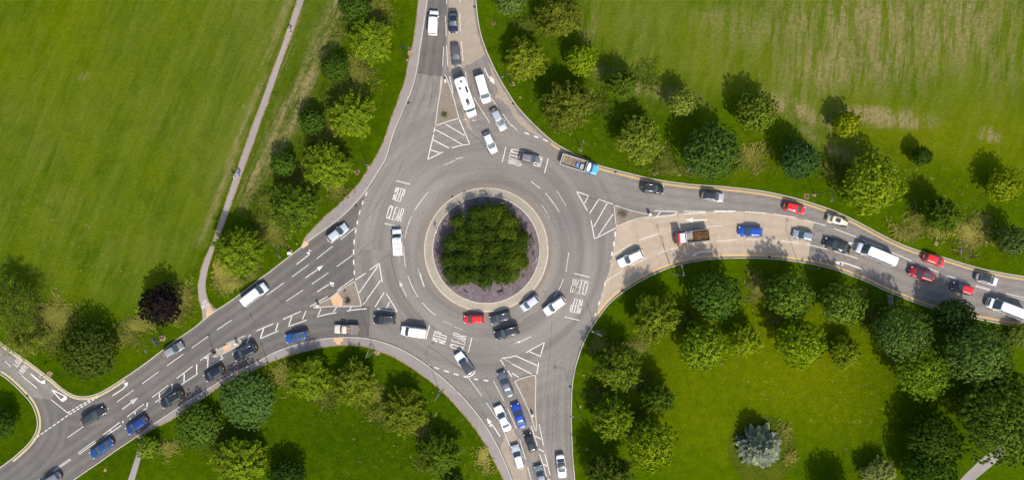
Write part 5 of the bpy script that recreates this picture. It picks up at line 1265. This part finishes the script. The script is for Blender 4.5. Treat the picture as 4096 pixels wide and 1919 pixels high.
m = MB(); m.box((0, 0, .16), (.85, .26, .3), 0, .9, .04); br_ = m.build("fuel_can", plain("blue_plastic_dark", (.01, .07, .36), .4)); tag(br_, "blue container in the front corner of the red tipper bed", "container"); on(tp, br_, .55, -.88, 1.115)
# --- beige pickup
root = empty("pickup_truck", (0, 0, 0), 0, "old beige pickup with grey-covered bed on the western exit", "pickup", QUEUE)
cabmesh(root, [(2.45, .66, .70), (2.40, .78, .80), (2.2, .83, .86), (1.6, .86, .92), (1.2, .87, .95), (.4, .87, .96), (-.3, .87, .96)], (1.28, .72, -.28, -.20, .79, .66, .93, 1.52), PBEI, (.62, .55, .47), ((.2, .78),), (.25, .8))
m = MB(); m.box((-1.35, 0, .62), (2.2, 1.5, .4)); m.build("load_bed", paint((.30, .24, .19)), root)
for sg in (1, -1): m = MB(); m.box((-1.35, sg * .86, .85), (2.2, .06, .36)); m.build("bed_side", plain("dark_bed", (.10, .085, .075), .7), root)
m = MB(); m.box((-1.62, 0, 1.05), (1.78, 1.86, .05)); cv = m.build("bed_cover", plain("grey_board", (.17, .15, .14), .85), root)
m = MB(); m.box((-1.2, 0, 1.08), (.03, 1.84, .012)); m.build("cover_seam", plain("pale_timber", (.55, .38, .20), .8), cv)
wheels(root, (1.55, -1.5), .87, .31); lights(root, 2.36, -2.46, .68, .74, .75, .12); mirrors(root, .95, .83, 1.0, M_BLK, 1.1); plates(root, 2.47, -2.5, .42, .6)
L_ = place(root, t(1,2,588,68), t(1,2,772,76), .9); root.scale = (L_ / 4.95, 1, 1); pu = root
m = MB(); m.box((0, .0, .10), (.35, .5, .2), .2, .9, .04); q_ = m.build("tool_bag", plain("yellow_canvas", (.55, .33, .05), .8)); m = MB(); m.tube([(-.1, -.2, .2), (0, -.2, .3), (0, .2, .3), (-.1, .2, .2)], .02, 6); m.build("handle", M_BLK, q_)
tag(q_, "yellow tool bag behind the cab of the beige pickup", "bag"); on(pu, q_, -.55, -.25, .825)
m = MB(); m.box((0, 0, .1), (.24, .3, .2), .1, .92, .03); q_ = m.build("tool_box", plain("red_plastic", (.50, .04, .04), .5)); m = MB(); m.box((0, 0, .215), (.06, .22, .03)); m.build("handle", M_PLW, q_); tag(q_, "small red toolbox in the beige pickup", "toolbox"); on(pu, q_, -.52, .32, .825)
# --- vintage car
root = empty("vintage_car", (0, 0, 0), 0, "cream vintage saloon with black wings and dark sunroof", "car", "vehicles queueing round the junction")
cabmesh(root, [(2.08, .26, .86), (2.05, .32, 1.0), (1.6, .40, 1.06), (1.0, .54, 1.10), (.72, .66, 1.12), (.2, .74, 1.12), (-.6, .76, 1.12), (-1.3, .72, 1.10), (-1.75, .62, 1.0), (-1.98, .55, .8)], (.78, .62, -1.62, -1.15, .66, .58, 1.08, 1.58), PCREAM, (.74, .65, .49), ((.12, .45), (.5, .85)), (.35, .7))
m = MB(); m.box((-.18, 0, 1.625), (1.0, .82, .03), 0, .97, .02); m.build("sunroof", plain("black_fabric", (.05, .045, .055), .8), root)
BP = paint((.012, .012, .013))
for sg in (1, -1):
    m = MB(); pts = [(2.12, .52), (2.05, .66), (1.75, .80), (1.35, .80), (.95, .62), (.55, .42), (.2, .34)]
    rings = []
    for i_, (x, z) in enumerate(pts): w_ = .15 if i_ < 5 else .13; y = sg * (.66 if i_ < 5 else .70); rings.append([(x, y - w_, z - .05), (x, y - w_ * .7, z + .02), (x, y, z + .05), (x, y + w_ * .7, z + .02), (x, y + w_, z - .05), (x, y, z - .12)])
    m.loft(rings); m.build("front_wing", BP, root, True)
    m = MB(); rings = []
    for x, z in ((-.75, .42), (-.95, .66), (-1.3, .84), (-1.65, .80), (-1.95, .62), (-2.1, .42)): rings.append([(x, sg * .62, z - .04), (x, sg * .68, z + .03), (x, sg * .78, z + .04), (x, sg * .86, z - .04), (x, sg * .74, z - .12)])
    m.loft(rings); m.build("rear_wing", paint((.55, .48, .36)), root, True)
    m = MB(); m.box((-.25, sg * .76, .36), (1.0, .2, .05)); m.build("running_board", BP, root)
    m = MB(); m.tube([(1.95, sg * .46, .95), (2.05, sg * .46, .95), (2.13, sg * .46, .95)], [.06, .12, .125], 12); m.build("headlight", M_CHR, root, True)
    m = MB(); m.tube([(-2.02, sg * .6, .72), (-2.1, sg * .6, .72)], .05, 8); m.build("tail_light", M_TAIL, root)
m = MB(); m.box((2.1, 0, .78), (.05, .44, .5), 0, .9, .02); m.build("grille", M_CHR, root)
m = MB(); m.tube([(2.28, -.72, .45), (2.3, 0, .45), (2.28, .72, .45)], .035, 6); m.build("bumper", M_CHR, root, True)
wheels(root, (1.5, -1.4), .74, .34, .15); L_ = place(root, t(3,1,603,482), t(3,1,440,432), .8); root.scale = (L_ / 4.35, 1, 1)
# ------------------------------------------------------------------ street furniture
M_POLE = plain("dark_pole", (.035, .036, .04), .5, .3); M_LED = plain("lantern_grey", (.09, .095, .11), .45, .3); M_GALV = plain("galvanised_post", (.20, .20, .205), .5, .4)
C0 = (2048, 959.5)
def lamp(top, head, label, base=None, hgt=8.2, pole=None):
    k = CAMH / (CAMH - hgt)
    if base is None: base = (C0[0] + (top[0] - C0[0]) / k, C0[1] + (top[1] - C0[1]) / k)
    B = W(base, 0); Tt = W(top, hgt); Hh = W(head, hgt)
    e = empty("street_lamp", (B.x, B.y, .1), 0, label, "street lamp", "street lamps round the junction")
    t0 = Tt - e.location; h0 = Hh - e.location
    pole = pole or M_POLE
    m = MB(); m.tube([(0, 0, 0), (0, 0, 1.2), (t0.x * .15, t0.y * .15, 1.25), t0], [.09, .09, .06, .042], 8); m.tube([(0, 0, 0), (0, 0, .06)], [.2, .16], 10); m.build("column", pole, e, True)
    d = h0 - t0; d.z = 0; L_ = max(d.length, .3); u = d.normalized() if d.length > .05 else Vector((1, 0, 0))
    m = MB(); m.tube([t0, t0 + u * (L_ * .5) + Vector((0, 0, .06)), t0 + u * (L_ - .2) + Vector((0, 0, .08))], [.05, .04, .035], 6); m.build("arm", pole, e, True)
    q = t0 + u * L_; m = MB(); m.box((q.x, q.y, q.z + .08), (.70, .30, .12), math.atan2(u.y, u.x), .8, .04); hd = m.build("lantern", M_LED, e)
    m = MB(); m.tube([(q.x, q.y, q.z + .14), (q.x, q.y, q.z + .22)], [.05, .04], 8); m.build("photocell", plain("photocell", (.6, .62, .66), .4), hd)
    m = MB(); m.box((q.x, q.y, q.z + .012), (.6, .26, .015), math.atan2(u.y, u.x)); m.build("lens", plain("lamp_lens", (.7, .7, .68), .2), hd)
lamp(t(1,0,1085,355), t(1,0,1155,365), "dark street lamp at the top of the northern pavement between tree and road")
lamp(t(1,1,770,5), t(1,1,838,38), "dark street lamp on the grass near the square cover, above the silver hatchback's verge")
lamp(t(1,1,132,662), t(1,1,175,725), "dark street lamp leaning left beside the white box and tactile kerb")
lamp(t(0,2,1062,180), t(0,2,1097,235), "dark street lamp standing at the grey road sign of the western road")
lamp(t(1,2,828,288), t(1,2,862,190), "grey street lamp on the southern bend with its arm over the pavement", pole=M_GALV)
lamp(t(1,2,1347,607), t(1,2,1410,528), "grey street lamp further down the southern pavement curve", pole=M_GALV)
lamp(t(0,2,1900,378), t(0,2,1873,308), "dark street lamp lying along the southern pavement edge by the tactile paving")
lamp(t(2,2,680,122), t(2,2,608,86), "grey street lamp at the corner of the southeast park nearest the KEEP CLEAR", pole=M_GALV)
lamp(t(2,2,530,737), t(2,2,455,726), "dark street lamp leaning off the southern road kerb, its head over the kerb")
lamp(t(2,1,1298,873), t(2,1,1280,798), "grey street lamp over the double yellow line below the red tipper", pole=M_GALV)
lamp(t(3,1,382,822), t(3,1,392,750), "dark street lamp among clumpy trees below the end of the buff surface")
lamp(t(3,1,1468,608), t(3,1,1455,684), "dark street lamp beside the yellow long grass on the eastern verge")
lamp(t(3,1,492,232), t(3,1,480,302), "dark street lamp left of the largest fresh green tree")
lamp(t(2,1,1345,60), t(2,1,1333,72), "dark street lamp tucked against the yellow-flecked round tree")
lamp(t(2,0,552,1085), t(2,0,537,1068), "short-looking dark street lamp on the bare soil spot behind the blue flatbed")
lamp(t(1,0,1925,563), t(1,0,1858,582), "dark street lamp under the golden tree beside the dusty northern lane")
# plastic bollards on the islands
def bollard(p, label, rz=0, face=(.65, .45, .05)):
    q = W(p, .6); e = empty("traffic_bollard", (q.x, q.y, .125), rz, label, "bollard", "illuminated bollards on the traffic islands")
    m = MB(); m.box((0, 0, .08), (.62, .48, .16), 0, .9, .03); m.build("base", plain("bollard_base", (.30, .30, .29), .6), e)
    m = MB(); m.box((0, 0, .62), (.50, .38, .94), 0, .92, .06); m.build("shell", plain("white_plastic", (.80, .80, .77), .4), e)
    m = MB(); m.box((.245, 0, .55), (.02, .28, .42)); m.build("face", plain("bollard_face", face, .4), e)
    m = MB(); m.box((.16, 0, 1.095), (.12, .26, .02)); m.build("cap_panel", plain("bollard_face", face, .4), e)
bollard(t(1,0,1428,612), "white bollard with amber face at the tip of the northern island", R(-90))
bollard(t(1,1,466,1098), "white bollard at the tip of the western island beside the tactile patch", R(200))
bollard(t(2,1,1040,408), "white bollard at the point of the eastern island", R(0))
bollard(t(2,2,154,716), "white bollard near the foot of the long southern island", R(-90))
bollard(t(0,2,1782,178), "white bollard with yellow top on the western pedestrian refuge", R(25), (.62, .60, .03))
# sign with two posts
def post_sign(p0, rz, w, h, z0, label, face=(.03, .16, .07), n=2, name="road_sign"):
    q = W(p0, 0); e = empty(name, (q.x, q.y, .1), rz, label, "road sign")
    for k in range(n):
        y = (k - (n - 1) / 2) * w * .5
        m = MB(); m.tube([(-.06, y, 0), (-.06, y, z0 + h)], .045, 8); m.build("post", M_POLE, e, True)
    m = MB(); m.box((0, 0, z0 + h / 2), (.03, w, h)); b = m.build("board", plain("sign_back", (.36, .38, .38), .5, .3), e)
    m = MB(); m.box((.018, 0, z0 + h / 2), (.006, w - .08, h - .08)); m.build("face", plain("sign_face", face, .4), b)
    for zz in (z0 + h * .25, z0 + h * .75): m = MB(); m.box((-.03, 0, zz), (.03, w * .96, .06)); m.build("rail", M_GALV, b)
    return e
post_sign(t(3,1,872,1058), R(8), 2.6, 1.7, 1.5, "large grey-backed road sign on two posts below the eastern kerb")
post_sign(t(3,1,942,1046), R(8), .7, .7, 1.0, "small sign beside the large two-post sign", n=1, name="marker_sign")
post_sign(t(0,2,1222,150), R(205), 1.7, 1.5, 1.6, "grey two-post road sign beside the leaning western lamp", (.04, .18, .08))
def disc_sign(p0, rz, label, face, h=2.1, r=.32, name="road_sign"):
    q = W(p0, 0); e = empty(name, (q.x, q.y, .1), rz, label, "road sign")
    m = MB(); m.tube([(0, 0, 0), (0, 0, h + r)], .04, 8); m.build("post", M_POLE, e, True)
    m = MB(); m.tube([(.05, 0, h), (.08, 0, h)], [r, r], 20); b = m.build("plate", plain("sign_white", (.75, .76, .76), .4), e)
    m = MB(); m.tube([(.081, 0, h), (.085, 0, h)], [r * .85, r * .85], 20); m.build("face", plain("disc_face", face, .4), b)
disc_sign(t(0,2,378,404), R(140), "small round sign on a black post at the side road kerb", (.7, .7, .7), 2.4)
disc_sign(t(1,1,693,1045), R(-60), "small sign on a thin post standing on the western brick island", (.02, .10, .42), 1.9, .28)
e_ = W(t(0,2,1622,256), 0); bc = empty("beacon_post", (e_.x, e_.y, .125), R(205), "white-topped beacon post with blue arrow sign on the pedestrian refuge", "beacon")
m = MB(); m.tube([(0, 0, 0), (0, 0, 3.7)], .05, 8); m.build("post", plain("pale_post", (.62, .62, .6), .4), bc, True)
m = MB(); m.tube([(0, 0, 3.66), (0, 0, 3.74), (0, 0, 3.9), (0, 0, 4.05), (0, 0, 4.1)], [.08, .17, .21, .15, .04], 12); m.build("globe", plain("white_globe", (.82, .82, .8), .35), bc, True)
m = MB(); m.tube([(.06, 0, 1.9), (.09, 0, 1.9)], [.33, .33], 20); b = m.build("arrow_sign", plain("sign_blue", (.012, .05, .32), .4), bc)
m = MB(); m.box((.096, 0, 1.9), (.008, .09, .36)); m.build("arrow", M_PLW, b)
# chevron boards and small signs round the planting
def chevron(p, label, tall=False):
    q = W(p, .8); rz = math.atan2(q.y - RC.y, q.x - RC.x); e = empty("chevron_sign" if not tall else "arrow_sign", (q.x, q.y, .30), rz, label, "road sign", "signs round the roundabout planting")
    if not tall:
        for y in (-.45, .45): m = MB(); m.tube([(-.05, y, 0), (-.05, y, .95)], .03, 6); m.build("post", M_POLE, e, True)
        m = MB(); m.box((0, 0, .7), (.04, 1.25, .5)); b = m.build("board", plain("sign_black", (.02, .02, .022), .5), e)
        m = MB()
        for k in range(3):
            y = -.4 + k * .4
            for s_ in (1, -1): m.add([(.024, y, .7), (.024, y + .14, .7), (.024, y - .02, .7 + s_ * .22), (.024, y - .16, .7 + s_ * .22)], [(0, 1, 2, 3)])
        m.build("chevrons", M_PLW, b)
    else:
        m = MB(); m.tube([(-.05, 0, 0), (-.05, 0, 1.9)], .04, 8); m.build("post", M_POLE, e, True)
        m = MB(); m.box((0, 0, 1.65), (.05, .8, .6)); b = m.build("board", plain("sign_pale", (.66, .67, .68), .4), e)
        m = MB(); m.tube([(.03, 0, 1.65), (.035, 0, 1.65)], [.26, .26], 18); m.build("arrow_disc", plain("sign_blue", (.012, .05, .32), .4), b)
chevron(t(1,1,1660,315), "black chevron board on the north side of the slate bed")
chevron(t(1,1,1368,702), "black chevron board on the west side of the slate bed")
chevron(t(1,1,1850,1012), "black chevron board on the south side of the slate bed, nearest the red hatchback")
chevron(t(2,1,160,612), "black chevron board on the east side of the slate bed")
chevron(t(1,1,1368,540), "pale arrow sign on the west edge of the slate bed above the chevron board", True)
chevron(t(1,1,1865,328), "pale arrow sign on the north edge of the slate bed", True)
chevron(t(1,1,1600,1046), "pale arrow sign on the southwest edge of the slate bed", True)
chevron(t(2,1,180,756), "pale arrow sign on the east edge of the slate bed below the chevron board", True)
# covers, drains and a small cabinet
def cover(p, rz, sx, sy, label, mat, z=.13, name="utility_cover"):
    q = W(p, 0); m = MB(); m.box((0, 0, 0), (sx, sy, .03)); ob = m.build(name, mat); ob.location = (q.x, q.y, z); ob.rotation_euler = (0, 0, rz)
    tag(ob, label, "cover" if 'cover' in name else "drain", "covers and drains"); return ob
RUST = plain("rusty_iron", (.11, .065, .04), .8, .3); IRON = plain("cast_iron", (.05, .045, .042), .7, .4)
cover(t(1,1,762,92), .1, .75, .75, "square rusty utility cover in the northern verge", RUST)
cover(t(1,0,1797,180), .3, .6, .6, "brown square cover in the grass by the dusty northern lane", RUST)
cover(t(3,1,290,275), .4, .7, .7, "brown cover in the grass above the red hatchback", RUST)
cover(t(2,1,1078,100), 0, .6, .6, "pale brown cover in the eastern verge behind the black SUV", RUST)
for p, rz, lb in ((t(1,0,1149,775), .5, "drain at the kerb beside the triangular northern island"), (t(1,1,754,343), .7, "drain at the kerb above the silver hatchback"), (t(1,1,1482,278), .6, "drain against the northwest edge of the roundabout apron"),
        (t(2,2,440,502), 0, "drain in the kerb of the southern road beside the park"), (t(2,1,833,985), .7, "drain on the yellow lines at the start of the buff surface"), (t(2,1,780,90), -.3, "drain on the yellow lines ahead of the blue flatbed"), (t(3,1,10,730), 0, "drain on the yellow lines shaded below the buff surface"), (t(2,0,10,782), -.9, "drain at the dusty kerb beside the silver hatchback"),
        (t(1,0,1650,53), 0, "drain at the top kerb of the dusty northern lane"), (t(0,2,207,572), -.6, "dark drain across the pale yellow lines of the side road"), (t(0,2,128,1013), .6, "drain at the end of the pale yellow lines"), (t(1,2,1355,398), -.7, "drain beside the southern give-way dashes")):
    cover(p, rz, .5, .45, lb, IRON, .022, "gully_drain")
q = W(t(1,1,254,703), .4); m = MB(); m.box((0, 0, .35), (.6, .45, .7), .2, .95, .04); cb = m.build("cabinet", plain("white_cabinet", (.72, .70, .66), .5)); m = MB(); m.box((0, 0, .71), (.66, .5, .04), .2); m.build("lid", plain("white_cabinet", (.72, .70, .66), .5), cb)
cb.location = (q.x, q.y, .1); tag(cb, "small white cabinet at the foot of the leaning lamp near the tactile kerb", "cabinet")
q = W(t(1,1,305,632), .4); m = MB(); m.tube([(0, 0, 0), (0, 0, .9)], .09, 8); bp = m.build("marker_post", plain("white_plastic", (.80, .80, .77), .4)); m = MB(); m.tube([(0, 0, .9), (0, 0, .98)], [.1, .07], 8); m.build("cap", M_BLK, bp); bp.location = (q.x, q.y, .1); tag(bp, "short white marker post beside the tactile paving of the northern pavement", "post")
# weeds on the islands, yellow flower clumps
def weed(p, r, z, col, label):
    q = W(p, z); n = 260; d = rng.normal(size=(n, 3)) * [r, r, r * .35]; d[:, 2] = abs(d[:, 2]) + .02
    me = leafmesh("weed", d, np.array([0, 0, 1.]) + rng.normal(size=(n, 3)) * .5, rng.uniform(.04, .10, n), rng.normal(.5, .2, n)); ob = bpy.data.objects.new("weed_tuft", me); COL.objects.link(ob); ob.location = (q.x, q.y, z); ob.color = (*col, 1); tag(ob, label, "weed")  # low tuft of loose weed leaves, not a woody bush
weed(t(1,0,1418,865), .35, .13, (.10, .13, .03), "green weed sprouting from the northern brick island")
weed(t(1,1,690,1058), .3, .13, (.07, .06, .03), "brown weed at the foot of the sign on the western island")
weed(t(2,1,835,405), .5, .13, (.09, .085, .04), "dry weeds on the eastern brick island")
weed(t(3,1,1068,473), .3, .1, (.40, .34, .02), "clump of yellow flowers in the eastern verge grass")
weed(t(1,0,955,8), .3, .1, (.40, .30, .02), "clump of yellow flowers at the top of the northern verge")
weed(t(0,2,1612,245), .25, .13, (.10, .09, .04), "dry weed at the refuge end by the beacon post")
# ------------------------------------------------------------------ people
def person(p, rz, label, top, legs, shoes, hair, skin=(.50, .33, .24), shorts=False, stride=.32, lean=.08, scale=1.0):
    q = W(p, .05); e = empty("person", (q.x, q.y, .118), rz, label, "person"); e.scale = (scale,) * 3
    V, E, Rd = [], [], []
    def add(pt, r, par=None):
        V.append(pt); Rd.append(r); k = len(V) - 1
        if par is not None: E.append((par, k))
        return k
    L = lean
    pel = add((0, 0, .93), .125); wai = add((L * .3, 0, 1.10), .118, pel); che = add((L * .8, 0, 1.30), .145, wai); nec = add((L * 1.2, 0, 1.47), .058, che)
    hd0 = add((L * 1.4 + .01, 0, 1.56), .072, nec); hd1 = add((L * 1.5 + .02, 0, 1.65), .088, hd0); hd2 = add((L * 1.5 + .01, 0, 1.72), .07, hd1)
    add((L * 1.5 + .115, 0, 1.625), .018, hd1)
    for sg in (1, -1):
        add((L * 1.5 + .0, sg * .088, 1.635), .02, hd1)
        f = sg * stride
        hp = add((0, sg * .10, .86), .088, pel); kn = add((f * .75 + .04, sg * .10, .49), .058, hp); an = add((f * 1.15 - .07 * (f < 0), sg * .095, .085 + .08 * (f < 0)), .037, kn); add((f * 1.15 + .15 - .07 * (f < 0), sg * .10, .04 + .05 * (f < 0)), .033, an)
        sh = add((L, sg * .19, 1.40), .06, che); el = add((L - f * .45, sg * .25, 1.13), .042, sh); wr = add((L - f * .75 + .14, sg * .22, .94), .028, el)
        pm = add((L - f * .8 + .19, sg * .21, .89), .03, wr)
        bx, by, bz = V[pm]
        for j, (dy, ln) in enumerate(((-.03, .075), (-.01, .085), (.01, .08), (.03, .065))):
            k1 = add((bx + .02, by + dy, bz - ln * .5), .0095, pm); add((bx + .035, by + dy * 1.1, bz - ln), .0085, k1)
        k1 = add((bx + .045, by - sg * .035, bz - .01), .0105, wr); add((bx + .06, by - sg * .04, bz - .05), .009, k1)
    def skin_obj(name, idx, mat, grow=0.0, parent=None):
        mp = {k: i for i, k in enumerate(idx)}
        me = bpy.data.meshes.new(name); me.from_pydata([V[k] for k in idx], [(mp[a], mp[b]) for a, b in E if a in mp and b in mp], [])
        ob = bpy.data.objects.new(name, me); COL.objects.link(ob); ob.parent = parent
        sk = ob.modifiers.new("skin", 'SKIN')
        for i, k in enumerate(idx): r = Rd[k] + grow; me.skin_vertices[0].data[i].radius = (r, r)
        me.skin_vertices[0].data[0].use_root = True
        sb = ob.modifiers.new("sub", 'SUBSURF'); sb.levels = 1; sb.render_levels = 1
        me.materials.append(mat); return ob
    allv = list(range(len(V)))
    skin_obj("body", allv, plain("skin", skin, .6), 0, e)
    def near(cond): return [k for k in allv if cond(V[k])]
    topv = [pel, wai, che] + [k for k in allv if k > hd2 and Rd[k] in (.06, .042)] + ([k for k in allv if Rd[k] == .028] if not shorts else [])
    skin_obj("jacket" if not shorts else "shirt", sorted(set(topv)), plain("cloth_top", top, .85), .014, e)
    lg = [pel] + [k for k in allv if Rd[k] in (.088, .058) and V[k][2] < .9] + ([k for k in allv if Rd[k] == .037] if not shorts else [])
    skin_obj("trousers" if not shorts else "shorts", sorted(set(lg)), plain("cloth_legs", legs, .85), .012, e)
    for sg in (1, -1):
        f = sg * stride; m = MB(); m.box((f * 1.15 + .05 - .07 * (f < 0), sg * .10, .045 + .065 * (f < 0)), (.27, .10, .09), 0, .8, .02); m.build("shoe", plain("shoe", shoes, .6), e)
    m = MB(); hx, hz = L * 1.5 - .02, 1.68
    m.loft([[(hx + .10 * s_ * math.cos(a), .098 * s_ * math.sin(a), hz + z) for a in np.linspace(0, 2 * math.pi, 12, endpoint=False)] for s_, z in ((.85, -.07), (1.0, 0), (.9, .07), (.55, .11), (.1, .125))]); m.build("hair", plain("hair", hair, .8), e, True)
    for sg in (1, -1): m = MB(); m.tube([(L * 1.5 + .098, sg * .032, 1.655), (L * 1.5 + .106, sg * .032, 1.655)], [.011, .008], 8); m.build("eye", M_BLK, e)
    m = MB(); m.box((L * 1.5 + .10, 0, 1.585), (.012, .045, .010)); m.build("mouth", plain("lips", (.38, .16, .13), .5), e)
za2 = zr(1120, 90, 20.11); zb2 = zr(900, 660, 15.09)
person(za2(960, 690), R(-115), "runner in white shirt and dark shorts on the footpath", (.82, .82, .82), (.02, .02, .025), (.75, .75, .70), (.02, .018, .018), shorts=True, stride=.5, lean=.14, scale=1.05)
person(zb2(920, 510), R(-112), "walker in bright blue jacket on the footpath", (.03, .16, .62), (.09, .05, .03), (.03, .03, .03), (.16, .30, .55), stride=.36)
person(zb2(600, 690), R(-108), "walker in navy jacket and pale trousers beside the footpath", (.02, .03, .075), (.66, .68, .72), (.7, .68, .62), (.05, .03, .02), stride=.34)
